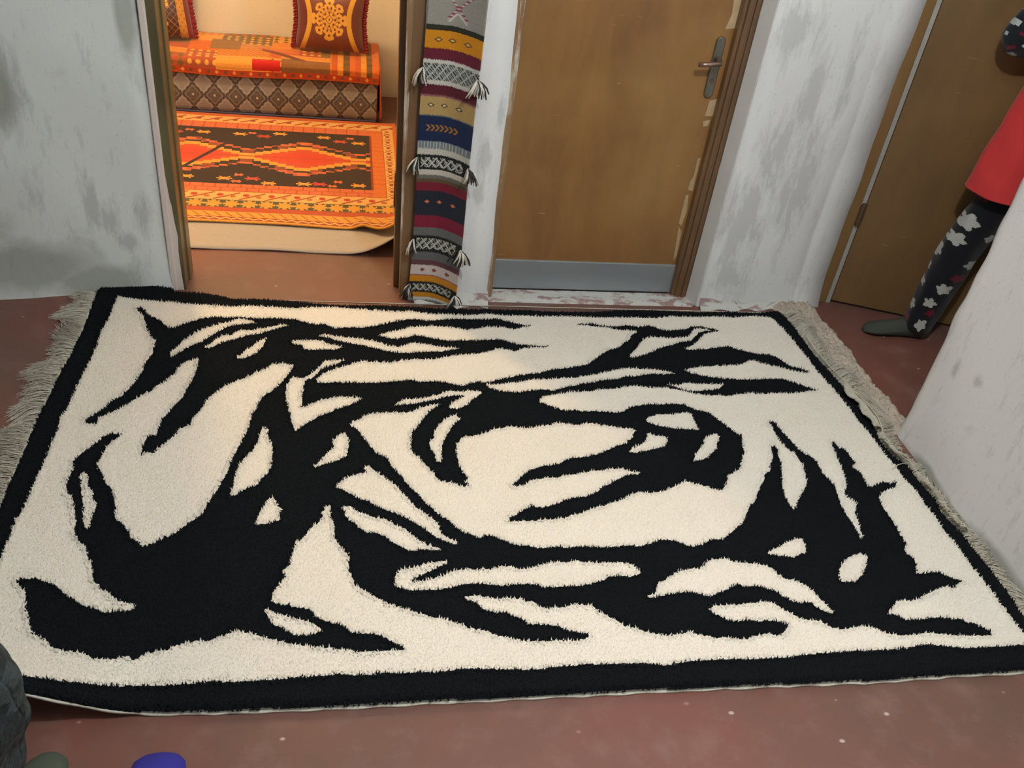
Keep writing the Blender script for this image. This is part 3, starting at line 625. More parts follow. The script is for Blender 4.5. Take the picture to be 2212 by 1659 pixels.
rug = empty('rug', RO, 'large black and white shaggy rug with bold abstract swirls, spread on the floor', 'rug')

def pile_mat(name, c, c2, rough, sheen):
    m, nt, b = new_mat(name)
    n1 = noise(nt, pos(nt), 260, 3); n2 = noise(nt, pos(nt), 7, 4)
    k = mix(nt, ramp(nt, n1, [(0.35, 0.0), (0.7, 1.0)]), c, c2)
    k = mix(nt, ramp(nt, n2, [(0.4, 0.0), (0.7, 0.45)]), k, c2)
    nt.links.new(k, b.inputs['Base Color']); b.inputs['Roughness'].default_value = rough
    b.inputs['Sheen Weight'].default_value = sheen; b.inputs['Specular IOR Level'].default_value = 0.15
    return m
M_PB = pile_mat('black_wool', (0.0050, 0.0066, 0.0085), (0.0030, 0.0044, 0.0062), 0.95, 0.0)
M_PW = pile_mat('ivory_wool', (0.80, 0.758, 0.68), (0.73, 0.68, 0.59), 0.95, 0.1)

def pile(name, val, mat, label):
    # tufted top surface
    st = 2
    sub = G[::st, ::st] == val
    ny, nx = sub.shape
    jj, ii = np.nonzero(sub)
    vid = -np.ones((ny + 1, nx + 1), np.int64)
    used = np.zeros((ny + 1, nx + 1), bool)
    for a in (0, 1):
        for b in (0, 1): used[jj + a, ii + b] = True
    vj, vi = np.nonzero(used)
    vid[vj, vi] = np.arange(len(vj))
    x = GX0 + vi * CELL * st; y = GY0 + vj * CELL * st
    z = pile_h(x, y) + rng.normal(0, 0.0007, len(x))
    V0 = np.stack([x, y, z], 1)
    F0 = np.stack([vid[jj, ii], vid[jj, ii + 1], vid[jj + 1, ii + 1], vid[jj + 1, ii]], 1)
    # single tufts
    sp = 0.0050
    gx, gy = np.meshgrid(np.arange(GX0, GX0 + GNX * CELL, sp), np.arange(GY0, GY0 + GNY * CELL, sp))
    gx = (gx + (rng.random(gx.shape) - .5) * sp * 1.2).ravel(); gy = (gy + (rng.random(gy.shape) - .5) * sp * 1.2).ravel()
    j, i = cellidx(gx, gy)
    k = G[j, i] == val
    gx, gy = gx[k], gy[k]
    # border tufts stand out more: look whether the other colour (or the edge) is near
    near = np.zeros(len(gx), bool)
    for dx, dy in ((.011, 0), (-.011, 0), (0, .011), (0, -.011), (.008, .008), (-.008, .008), (.008, -.008), (-.008, -.008)):
        j, i = cellidx(gx + dx, gy + dy); near |= G[j, i] != val
    n = len(gx)
    hgt = np.where(near, 0.0075, 0.0030 if val == 2 else 0.0045) * (0.75 + 0.5 * rng.random(n))
    lean = np.where(near, 0.0068, 0.0026)
    ang = rng.random(n) * 2 * np.pi
    tx = gx + np.cos(ang) * lean * rng.random(n) ** .5; ty = gy + np.sin(ang) * lean * rng.random(n) ** .5 + 0.0012
    zb = pile_h(gx, gy)
    r = 0.0033
    ph = rng.random(n) * 2 * np.pi
    V = np.empty((n, 4, 3)); 
    for q in range(3):
        V[:, q, 0] = gx + r * np.cos(ph + q * 2.0944); V[:, q, 1] = gy + r * np.sin(ph + q * 2.0944); V[:, q, 2] = zb - 0.001
    V[:, 3, 0] = tx; V[:, 3, 1] = ty; V[:, 3, 2] = zb + hgt
    b = np.arange(n)[:, None] * 4 + len(V0)
    F = np.concatenate([b + np.array([[0, 1, 3]]), b + np.array([[1, 2, 3]]), b + np.array([[2, 0, 3]])], 0)
    T0 = np.concatenate([F0[:, [0, 1, 2]], F0[:, [0, 2, 3]]], 0)
    VV = np.concatenate([V0, V.reshape(-1, 3)], 0) + np.array(RO)
    o = mesh_np(name, VV, np.concatenate([T0, F], 0), mat, rug, smooth=True)
    return tag(o, label, kind='stuff')
pile('black_pile', 1, M_PB, 'black border and swirls of the rug pile')
pile('white_pile', 2, M_PW, 'ivory ground of the rug pile')

# backing with its pale selvage
oc = poly(RUG_OUTLINE)
xs = np.linspace(-1.335, 1.335, 150)
cols = np.clip(((xs - GX0) / CELL).astype(int), 0, GNX - 1)
ylo = np.array([GY0 + CELL * (np.nonzero(ins[:, c])[0].min()) if ins[:, c].any() else -.86 for c in cols])
yhi = np.array([GY0 + CELL * (np.nonzero(ins[:, c])[0].max()) if ins[:, c].any() else .86 for c in cols])
S = np.linspace(0, 1, 90)[:, None]
Yb = ylo[None] - 0.0012 + 0.0015 * np.sin(xs * 61)[None] * (S < .02) + (yhi - 0.006 - ylo + 0.0012)[None] * S
Xb = np.repeat(xs[None], 90, 0)
Zb = rug_lift(Xb, Yb) + 0.0065
M_BACK = plain('rug_selvage', (0.62, 0.60, 0.52), 0.9, var=0.25, scale=70)
sheet('backing', np.stack([Xb + RO.x, Yb + RO.y, Zb], -1), None, M_BACK, rug, thick=0.0055)

# fringes
M_FRINGE = plain('fringe_cotton', (0.62, 0.58, 0.48), 0.9, var=0.15, scale=50, sheen=0.2)
M_FRINGE_D = plain('fringe_cotton_right', (0.58, 0.54, 0.44), 0.9, var=0.15, scale=50, sheen=0.2)
def strand_mesh(paths, rad):
    """paths (n,m,3): three-sided strands"""
    n, m, _ = paths.shape
    d = np.gradient(paths, axis=1); d /= np.linalg.norm(d, axis=2)[..., None] + 1e-9
    a = np.cross(d, np.array([0.13, 0.21, 0.97])); a /= np.linalg.norm(a, axis=2)[..., None] + 1e-9
    b = np.cross(d, a)
    taper = np.linspace(1, 0.55, m)[None, :, None]
    V = np.stack([paths + (a * math.cos(t) + b * math.sin(t)) * rad * taper for t in (0, 2.0944, 4.1888)], 2)
    base = (np.arange(n)[:, None] * m + np.arange(m - 1)[None]).ravel() * 3
    F = []
    for q in range(3):
        q2 = (q + 1) % 3
        F.append(np.stack([base + q, base + q2, base + 3 + q2, base + 3 + q], 1))
    return V.reshape(-1, 3), np.concatenate(F, 0)
def edge_x(side, y):
    j = np.clip(((y - GY0) / CELL).astype(int), 0, GNY - 1)
    r = np.empty(len(y))
    for k, jj in enumerate(j):
        nz = np.nonzero(ins[jj])[0]
        r[k] = GX0 + CELL * ((nz.max() + 1 if side > 0 else nz.min()) if len(nz) else (700 + side * 668))
    return r
def fringe(side, y0, y1, n, length, mat, label, zmax):
    y = np.sort(rng.uniform(y0, y1, n)); m = 8
    x0 = edge_x(side, y)
    t = np.linspace(0, 1, m)[None]
    clump = np.sin(y * 37) * .5 + np.sin(y * 91 + 1) * .3 + np.sin(y * 17 + 2) * .5
    L = length * (0.80 + 0.25 * clump + 0.18 * rng.random(n))
    sway = (0.028 * np.sin(y * 23 + .5) + 0.012 * rng.normal(size=n))
    curl = rng.random(n)
    X = x0[:, None] + side * (L[:, None] * (t - 0.22 * curl[:, None] * t ** 3) - 0.006)
    Y = y[:, None] + sway[:, None] * t ** 1.5 - 0.035 * t ** 2 * np.sin(y * 8)[:, None] + 0.02 * curl[:, None] * t ** 4
    Z = rug_lift(x0, y)[:, None] * (1 - t) + 0.007 + zmax * rng.random(n)[:, None] * np.sin(np.pi * np.clip(t * 1.1, 0, 1)) + 0.003 * rng.random((n, m))
    if side > 0: Z = Z + (0.027 * np.clip((y - 0.045) / .03, 0, 1))[:, None] * np.clip(t * 3, 0, 1)
    Y += 0.0018 * rng.normal(size=(n, m))
    V, F = strand_mesh(np.stack([X, Y, Z], -1), 0.0011)
    o = mesh_np('fringe', V + np.array(RO), F, mat, rug, smooth=True)
    return tag(o, label, kind='stuff')
fringe(-1, -0.86, 0.86, 2100, 0.115, M_FRINGE, 'cream cotton fringe along the left edge', 0.016)
fringe(1, -0.80, 0.80, 1700, 0.085, M_FRINGE_D, 'cream cotton fringe along the right edge, partly folded back', 0.012)
# narrow woven bands beside the pile
for side, lab in ((-1, 'white woven band on the left edge'), (1, 'cream woven band on the right edge')):
    y = np.linspace(-0.855, 0.845, 220); x0 = edge_x(side, y)
    w = np.array([0.004, -0.006, -0.014])[:, None] if side < 0 else np.array([-0.004, 0.003, 0.007])[:, None]
    X = x0[None] + w + 0.001 * np.sin(y * 40)[None]
    Z = np.array([0.012, 0.013, 0.009])[:, None] + rug_lift(X, np.repeat(y[None], 3, 0))
    P = np.stack([X + RO.x, np.repeat(y[None], 3, 0) + RO.y, Z], -1)
    tag(sheet('edge_band', P, None, M_BACK if side < 0 else M_FRINGE_D, rug, thick=0.002), lab)
# part of the right fringe folded back over the black border, and its drawn cord
n = 900
y = np.concatenate([rng.uniform(0.06, 0.30, 620), rng.uniform(-0.10, 0.02, 120), rng.uniform(-0.42, -0.20, 160)])
x0 = edge_x(1, y); m = 6; t = np.linspace(0, 1, m)[None]
Lf = np.where(y > 0.04, 0.030 + 0.010 * np.sin(y * 60), 0.014)
X = x0[:, None] + 0.022 - t * (Lf[:, None] + 0.022) ; Y = y[:, None] + 0.006 * rng.normal(size=n)[:, None] * t
Z = 0.022 + 0.026 * np.sin(np.pi * np.clip(t, 0, 1) * .62)[...] + 0.003 * rng.random((n, m)) 
V, F = strand_mesh(np.stack([X, Y, Z], -1), 0.0013)
tag(mesh_np('folded_fringe', V + np.array(RO), F, M_FRINGE_D, rug, smooth=True), 'fringe folded back over the black border', kind='stuff')
M_CORD = plain('cord', (0.66, 0.62, 0.46), 0.7, var=0.1)
cy = np.linspace(0.62, -0.22, 40); cx = edge_x(1, cy) + 0.004 + 0.006 * np.sin(cy * 9)
cz = 0.042 + 0.004 * np.sin(cy * 13)
MB().tube([(a + RO.x, b + RO.y, c) for a, b, c in zip(cx, cy, cz)], 0.0014, 6).tube(
    [(1.265 + RO.x, -0.145 + RO.y, 0.033), (1.295 + RO.x, -0.130 + RO.y, 0.037), (1.33 + RO.x, -0.118 + RO.y, 0.034)], 0.0013, 6).build('loose_cord', M_CORD, rug, smooth=True)

# ---------------------------------------------------------------- painted woven cloth (numpy colour helpers)
def C(*rgb): return np.array(lin(rgb), np.float32)
def canvas(nv, nu, c): return np.tile(np.asarray(c, np.float32), (nv, nu, 1))

# ---- striped woven runner hung on the pillar
bands = [(1.45, 1.030, (150, 147, 138)), (1.030, 1.022, (150, 147, 138)), (1.022, 1.004, (40, 42, 30)), (1.004, .949, (206, 138, 10)), (.949, .912, (104, 26, 46)),
         (.912, .901, (205, 202, 192)), (.901, .845, 'weave_light'), (.845, .832, (205, 202, 192)), (.832, .797, (92, 24, 40)), (.797, .791, (140, 90, 95)),
         (.791, .729, (184, 154, 98)), (.729, .724, (98, 106, 112)), (.724, .637, (16, 36, 76)), (.637, .610, (120, 128, 132)), (.610, .588, (203, 200, 190)),
         (.588, .577, (22, 24, 24)), (.577, .541, 'weave_dark'), (.541, .533, (22, 24, 24)), (.533, .513, (205, 200, 188)), (.513, .500, (112, 110, 104)),
         (.500, .485, (96, 80, 52)), (.485, .454, (124, 20, 46)), (.454, .358, (28, 34, 50)), (.358, .311, (128, 22, 52)), (.311, .278, (104, 106, 106)),
         (.278, .267, (22, 24, 24)), (.267, .223, 'weave_dark'), (.223, .211, (22, 24, 24)), (.211, .178, (100, 102, 104)), (.178, .157, (104, 62, 72)),
         (.157, .116, (206, 196, 188)), (.116, .112, (150, 70, 110)), (.112, .087, (204, 138, 16)), (.087, .077, (24, 26, 26)), (.077, .048, 'weave_dark'),
         (.048, .041, (24, 26, 26)), (.041, .021, (204, 138, 20)), (.021, .008, (206, 204, 198)), (.008, .0, (120, 120, 114))]
RW = 0.178
nz_, nx_ = 720, 92
zz = np.linspace(0.0, 1.45, nz_ + 1); uu = np.linspace(0, RW, nx_ + 1)
zc = (zz[1:] + zz[:-1]) / 2; uc = (uu[1:] + uu[:-1]) / 2
ZC, UC = np.meshgrid(zc, uc, indexing='ij')
col = canvas(nz_, nx_, C(150, 147, 138))
ZJ = ZC + 0.0016 * np.sign(np.sin(UC * 1500)) * (rng.random(ZC.shape) > .5)
for z1, z0, c in bands:
    m = (ZJ < z1) & (ZJ >= z0)
    if isinstance(c, str):
        cell = 0.0135
        a = np.abs(((UC + (ZC - z0) * .8) / cell) % 2 - 1); b = np.abs(((UC - (ZC - z0) * .8) / cell) % 2 - 1)
        lace = (a < .24) | (b < .24)
        hatch = (np.floor((UC * 1.0 + ZC) / 0.0042) % 2 == 0)
        pat = lace | (hatch & (((UC / cell).astype(int) + (ZC / cell).astype(int)) % 2 == 0))
        edge = (UC < 0.014) | (UC > RW - 0.020)
        if c == 'weave_light': cc = np.where((lace | (hatch & (a > .5)))[..., None], C(176, 178, 172), C(52, 58, 60))
        else: cc = np.where((pat & ~edge)[..., None], C(190, 190, 182), C(20, 23, 22))
        col[m] = cc[m]
    else: col[m] = C(*c)
def diamond(u, z, ru, rz, c, c2=None):
    d = np.abs(UC - u) / ru + np.abs(ZC - z) / rz
    m = d < 1
    col[m] = C(*c)
    if c2 is not None: col[d < .5] = C(*c2)
for u in (.043, .088, .136):
    diamond(u, .976, .014, .0085, (112, 70, 40), (222, 190, 110))
    diamond(u - .006, .763, .013, .008, (88, 70, 50), (225, 215, 180))
    diamond(u, .412, .010, .0075, (190, 100, 80), (225, 150, 90))
    diamond(u + .002, .137, .010, .0085, (146, 78, 80))
for k in range(7):                                                      # row of little arrow marks on the navy band
    du = UC - (.038 + k * .0155); m = (np.abs(ZC - .684) < .011) & (np.abs(du - np.abs(ZC - .684) * -.9) < .0034)
    col[m] = C(176, 118, 34)
for s in (-1, 1):                                                       # beaded cross at the top
    d = np.abs((UC - .098) - s * (ZC - 1.075) * .95)
    m = (d < .006) & (ZC > 1.042) & (ZC < 1.45)
    col[m & (np.floor(ZC / .0055) % 2 == 0)] = C(138, 70, 86)
    col[m & (d < .003) & (np.floor(ZC / .0055) % 2 == 1)] = C(200, 180, 178)
m = (np.abs(np.abs(UC - .098) - (1.062 - ZC)) < .0045) & (ZC > 1.033) & (ZC < 1.062); col[m] = C(196, 186, 180)
for u0, u1, z0, z1 in ((.0, .17, .613, .634),):                          # grey and white pickup threads
    m = (UC > u0) & (UC < u1) & (ZC > z0) & (ZC < z1) & (np.floor(UC / .0036) % 3 == 0); col[m] = C(176, 182, 184)
ZZ, UU = np.meshgrid(zz, uu, indexing='ij')
un = UU / RW
narrow = 1 - 0.04 * np.clip((0.9 - ZZ), 0, 1)
X = 0.249 - 0.013 * np.clip(1 - ZZ / 1.05, 0, 1) + UU * narrow + 0.004 * np.sin(ZZ * 6)
Y = 2.984 - 0.012 - 0.055 * np.clip((un - .45) / .55, 0, 1) ** 1.6 - 0.006 * np.sin(ZZ * 8 + 1) * un - 0.03 * np.clip(0.10 - ZZ, 0, 1)
# the cloth sags a little towards its right edge
Zp = ZZ + 0.006 - 0.010 * np.clip((un - .35) / .65, 0, 1) ** 1.5 * (ZZ > 0.02)
Zp = np.maximum(Zp, 0.006)
runner = empty('wall_runner', (0.33, 2.96, 0), 'long striped woven runner hanging on the white pillar beside the open doorway', 'wall hanging')
sheet('cloth', np.stack([X, Y, Zp], -1), col, M_FAB, runner, thick=0.004)
M_TAS_W = plain('tassel_white', (0.62, 0.59, 0.52), 0.9); M_TAS_B = plain('tassel_dark', (0.03, 0.028, 0.03), 0.9)
def tassel(x, y, z, sgn, n=14, L=0.052):
    for mat_, par in ((M_TAS_W, 0), (M_TAS_B, 1)):
        mb = MB()
        for k in range(n):
            if k % 2 != par: continue
            a = rng.normal(0, .013); b = rng.normal(0, .006); l = L * (0.75 + .4 * rng.random())
            mb.tube([(x, y, z), (x + sgn * .007 + a * .5, y - .010 + b, z - .010), (x + sgn * .011 + a * .9, y - .012 + b, z - l * .55), (x + sgn * .010 + a * 1.3, y - .011 + b, z - l)], [.0030, .0034, .0032, .0022], 5)
        mb.build('tassel', mat_, runner, smooth=True)
for z in (.885, .575, .262, .072):
    k = np.argmin(np.abs(zz - z))
    tassel(X[k, 0] + .002, Y[k, 0] - .002, Zp[k, 0], -1)
    tassel(X[k, -1] - .004, Y[k, -1] - .003, Zp[k, -1], 1, 20)
mb = MB()
for k in range(6):
    a = rng.normal(0, .006)
    mb.tube([(0.395, 2.905, 0.022), (0.402 + a, 2.898, 0.03), (0.408 + a, 2.89, 0.034), (0.42 + a * 2, 2.875 + a, 0.033)], [.0022, .0022, .002, .0015], 5)
mb.build('tassel', M_TAS_W, runner, smooth=True)

# ---------------------------------------------------------------- the sitting room
# felt mat with its right front corner turned up
def felt():
    xs = np.linspace(-1.75, 0.285, 120); ys = np.linspace(0, 1, 50)
    S, Xg = np.meshgrid(ys, xs, indexing='ij')
    front = 3.325 - 0.012 * np.sin(Xg * 4) + 0.055 * np.clip((Xg - 0.06) / .20, 0, 1) ** 1.5
    Yg = front + (4.79 - front) * S
    up_ = 0.075 * np.clip((Xg - 0.0) / .20, 0, 1.2) ** 1.8 * np.exp(-((Yg - front) / 0.085) ** 2)
    Zg = 0.006 + up_ + 0.004 * np.sin(Xg * 9 + 1) ** 2 * np.exp(-((Yg - front) / .08))
    o = sheet('felt_mat', np.stack([Xg, Yg, Zg], -1), None, M_FELT, None, thick=0.004)
    tag(o, 'beige felt underlay mat showing in front of the orange carpet, its right corner turned up', 'mat')
    return front[0], xs
felt()

def carpet():
    x0, x1, y0, y1 = -1.70, 0.262, 3.545, 4.798
    nu, nv = 560, 370
    xe = np.linspace(x0, x1, nu + 1); ye = np.linspace(y0, y1, nv + 1)
    xc = (xe[1:] + xe[:-1]) / 2; yc = (ye[1:] + ye[:-1]) / 2
    Y_, X_ = np.meshgrid(yc, xc, indexing='ij')
    ORG, YEL, RED, DRK, SAL, PAL, BRK, TEA = C(214, 118, 44), C(226, 160, 62), C(196, 64, 34), C(50, 30, 20), C(214, 112, 66), C(228, 178, 104), C(170, 74, 34), C(86, 84, 50)
    c = canvas(nv, nu, ORG)
    def rows(a, b, k): c[(Y_ >= a) & (Y_ < b)] = k
    def pm(m, k): c[m] = k
    # bands parallel to the near edge
    rows(3.545, 3.560, YEL); rows(3.560, 3.592, BRK)
    pm((Y_ > 3.562) & (Y_ < 3.592) & (np.abs(((X_ / .045) % 1) - .5) * .030 + 3.563 < Y_) & (np.abs(((X_ / .045) % 1) - .5) * .030 + 3.575 > Y_), PAL)
    rows(3.592, 3.645, YEL); pm((Y_ > 3.60) & (Y_ < 3.640) & (np.abs(((X_ + (Y_ - 3.6) * .8) / .045) % 1 - .5) < .07), BRK)
    rows(3.645, 3.690, C(196, 84, 38))
    rows(3.690, 3.765, TEA); u = ((X_ / .075) % 1 - .5) * .075; w = Y_ - 3.727
    pm((Y_ > 3.69) & (Y_ < 3.765) & ((np.abs(u) + np.abs(w) < .034) | ((np.abs(u) < .009) & (np.abs(w) < .036)) | ((np.abs(w) < .009) & (np.abs(u) < .036)) | ((np.abs(np.abs(u) - np.abs(w)) < .008) & (np.abs(u) < .026))), YEL)
    rows(3.765, 3.850, PAL); u = ((X_ + .02) / .11) % 1
    pm((Y_ > 3.77) & (Y_ < 3.845) & (np.abs((Y_ - 3.77) / .07 - u) < .09), BRK)
    pm((Y_ > 3.78) & (Y_ < 3.84) & ((u - .25) ** 2 * .0121 + (Y_ - 3.815) ** 2 < .00022), RED)
    pm((Y_ > 3.78) & (Y_ < 3.84) & ((u - .75) ** 2 * .0121 + (Y_ - 3.80) ** 2 < .00015), C(190, 110, 40))
    rows(3.850, 3.930, SAL); pm((Y_ > 3.85) & (Y_ < 3.93) & ((((X_ / .055) + np.floor((Y_ - 3.85) / .04) * .5) % 1 < .12) | (np.abs((Y_ - 3.85) % .04) < .006)), C(190, 84, 34))
    # far bands
    rows(4.60, 4.68, SAL); pm((Y_ > 4.60) & (Y_ < 4.68) & (((X_ / .055) % 1 < .12)), C(190, 84, 34))
    rows(4.68, 4.76, PAL); u = (X_ / .09) % 1
    pm((Y_ > 4.69) & (Y_ < 4.75) & (np.abs((Y_ - 4.69) / .06 - u) < .12), RED); pm((Y_ > 4.69) & (Y_ < 4.75) & ((u - .7) ** 2 * .0081 + (Y_ - 4.72) ** 2 < .0002), BRK)
    rows(4.76, 4.84, C(206, 96, 36))
    # field
    fx = 0.118
    fld = (X_ < fx) & (Y_ > 3.93) & (Y_ < 4.60)
    c[fld] = DRK
    pm((X_ < fx + .012) & (X_ >= fx) & (Y_ > 3.93) & (Y_ < 4.6), C(150, 60, 26))
    # chain of stepped medallions; the rings run on from one to the next
    xm = np.abs(((X_ + .205 + .265) % .53) - .265)
    a = np.floor(xm / .038) * .038; b = np.floor(np.abs(Y_ - 4.258) / .0185) * .0185
    d = a / .26 + b / .118
    pm(fld & (d < 1.66), SAL); pm(fld & (d < 1.66) & (np.floor(X_ / .045) % 2 == 0), C(196, 92, 58)); pm(fld & (d < 1.66) & (np.floor(X_ / .022 + np.floor(Y_ / .02)) % 7 == 0), C(120, 60, 34))
    pm(fld & (d < 1.40), C(58, 38, 24)); pm(fld & (d < 1.40) & (np.floor(X_ / .055) % 3 == 0), C(150, 70, 44))
    pm(fld & (d < 1.18), YEL); pm(fld & (d < .84), C(208, 78, 38)); pm(fld & (d < .46), C(214, 66, 36))
    pm(fld & (d < 1.0) & (np.abs(Y_ - 4.258) < .0045), C(186, 76, 34))
    pm(fld & (np.abs((Y_ - 4.258) - (X_ + .655) * 1.9) < .022) & (np.abs(Y_ - 4.28) < .17), C(58, 30, 22))
    FL = [(-.70, 4.534, YEL), (-.522, 4.531, YEL), (-.467, 4.552, SAL), (-.408, 4.517, RED), (-.329, 4.561, YEL), (-.111, 4.544, YEL), (-.029, 4.50, C(206, 80, 60)), (.062, 4.49, YEL), (-.77, 4.555, SAL), (-.83, 4.52, RED), (.02, 4.55, SAL),
          (-.545, 3.99, YEL), (-.422, 3.998, C(206, 80, 60)), (-.346, 3.955, YEL), (-.49, 3.962, SAL), (-.485, 4.035, SAL), (-.19, 3.965, YEL), (-.119, 3.972, C(206, 60, 60)), (-.035, 4.005, SAL), (.06, 3.975, YEL), (-.06, 3.955, SAL), (-.71, 3.995, YEL), (-.80, 3.97, RED), (-.90, 4.0, YEL)]
    for x, y, k in FL:
        r = .030 if k is not SAL else .019
        dx = np.abs(X_ - x); dy = np.abs(Y_ - y) * 1.25
        pm(fld & ((dx + dy < r * .62) | ((np.abs(dx - dy) < .007) & (dx < r * .8)) | ((dy < .007) & (dx < r * 1.15))), k)
    # right border
    rb = X_ > fx + .012
    lim = (Y_ > 3.85) & (Y_ < 4.68)
    pm(rb & lim & (X_ < .185), C(220, 118, 40)); pm(rb & lim & (X_ < .185) & ((Y_ / .05) % 1 < .1), C(196, 90, 32))
    pm(rb & lim & (X_ >= .185) & (X_ < .24), PAL)
    v = (Y_ / .075) % 1; u = X_ - .2125
    pm(rb & lim & (np.abs(u) < .026) & (((u / .7) ** 2 + ((v - .35) * .075) ** 2 < .00022)), BRK)
    pm(rb & lim & (np.abs(u) < .026) & (np.abs(np.abs(u) - np.abs(v - .8) * .075) < .004) & (v > .55), C(150, 66, 28))
    pm(rb & lim & (np.abs(X_ - .187) < .003), C(190, 70, 30)); pm(X_ > .245, C(214, 104, 30))
    c *= (0.86 + 0.24 * rng.random((nv, nu, 1))).astype(np.float32)
    Ye, Xe = np.meshgrid(ye, xe, indexing='ij')
    t = np.clip((Xe - 0.03) / .2, 0, 1) ** 1.5; nearf = np.exp(-((Ye - y0) / .10) ** 2)
    Z = 0.0165 + 0.003 * np.sin(Xe * 7) ** 2 * np.exp(-(Ye - y0) / .08) + .055 * t * nearf + 0.014 * np.exp(-((Xe - .07) / .035) ** 2) * nearf
    Yp = Ye - 0.012 * np.sin(Xe * 5 + 1) * nearf - 0.045 * np.exp(-((Xe - .17) / .06) ** 2) * nearf + 0.10 * np.clip((Xe - .2) / .06, 0, 1) * nearf
    o = sheet('carpet', np.stack([Xe, Yp, Z], -1), c, M_FAB, None, thick=0.006)
    tag(o, 'orange patterned carpet with a dark field and stepped medallions in front of the low sofa', 'carpet')
carpet()

# low sofa: mattress in brown brocade, on it a patchwork throw
def brocade(sv, nu, w):
    """repeating ogee lattice, light cells in one row and small flowers in the next; sv: height of each row above the floor"""
    uc = (np.arange(nu) + .5) / nu * w
    Vv, Uu = np.meshgrid(np.asarray(sv), uc, indexing='ij')
    pw, phh = 0.107, 0.120
    a = (Uu / pw) % 1; b = ((Vv - .105) / phh) % 1
    A5 = a - .5; B5 = b - .5
    d1 = np.abs(A5) + np.abs(B5) + 0.035 * np.cos(A5 * 6 * np.pi) * np.cos(B5 * 6 * np.pi)
    light = d1 < .5
    c = np.where(light[..., None], C(128, 120, 116), C(92, 80, 76)).astype(np.float32)
    ao = ((a + .5) % 1) - .5; bo = ((b + .5) % 1) - .5
    rr = np.hypot(ao, bo); th = np.arctan2(bo, ao); lob = 1 + .20 * np.cos(4 * th)
    c[(rr < .30 * lob)] = C(76, 64, 62); c[(rr < .30 * lob) & (rr > .25 * lob)] = C(118, 106, 100); c[(rr < .16 * lob) & (rr > .12 * lob)] = C(98, 86, 82); c[rr < .055] = C(178, 164, 142)
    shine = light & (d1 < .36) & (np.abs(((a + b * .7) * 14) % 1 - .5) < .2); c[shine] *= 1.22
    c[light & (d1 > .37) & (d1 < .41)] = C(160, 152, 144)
    c[np.abs(d1 - .5) < .042] = C(40, 29, 27)
    return c
sofa = empty('low_sofa', (-0.75, 5.03, 0), 'low floor sofa with a brown brocade front, set against the cream wall', 'sofa')
def rounded_block(name, x0, x1, y0, y1, z0, z1, r, colf, mat, parent):
    prof = []
    for k in range(7): t = -math.pi / 2 + math.pi / 2 * k / 6; prof.append((y0 + r - r * math.cos(t), z0 + r + r * math.sin(t)))
    prof = [(y0 + r, z0)] + [(y0 + r - r * math.cos(t), z0 + r + r * math.sin(t)) for t in np.linspace(-math.pi / 2, 0, 6)]
    prof += [(y0, z) for z in np.linspace(z0 + r, z1 - r, 76)[1:-1]]
    prof += [(y0 + r - r * math.cos(t), z1 - r + r * math.sin(t)) for t in np.linspace(0, math.pi / 2, 7)]
    prof += [(y, z1) for y in np.linspace(y0 + r, y1, 8)[1:]] + [(y1, z0)]
    prof = np.array(prof)
    xs = np.linspace(x0, x1, 700)
    X_ = np.repeat(xs[None], len(prof), 0); Y_ = np.repeat(prof[:, :1], len(xs), 1); Z_ = np.repeat(prof[:, 1:], len(xs), 1)
    Y_ = Y_ - 0.008 * np.sin((Z_ - z0) / (z1 - z0) * np.pi * 2.0) * (Y_ < y0 + .02)
    zc_ = (prof[1:, 1] + prof[:-1, 1]) / 2
    c = colf(len(prof) - 1, len(xs) - 1, zc_)
    o = sheet(name, np.stack([X_, Y_, Z_], -1), c, mat, parent)
    return o, prof
def sofa_col(nv, nu, zc_):
    return brocade(zc_, nu, 2.01)
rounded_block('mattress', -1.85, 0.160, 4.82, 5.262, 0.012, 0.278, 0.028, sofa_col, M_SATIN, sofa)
MB().plate([(0.160, 4.84, .014), (0.160, 5.26, .014), (0.160, 5.26, .276), (0.160, 4.84, .276), (0.160, 4.825, .25), (0.160, 4.825, .04)], (0.004, 0, 0)).build('end_panel', plain('brocade_end', lin((92, 74, 64)), 0.6), sofa)
MB().tube([(-1.85, 4.822, 0.014), (0.16, 4.822, 0.014)], 0.006, 8).build('piping', plain('violet_piping', (0.06, 0.05, 0.11), 0.7), sofa)

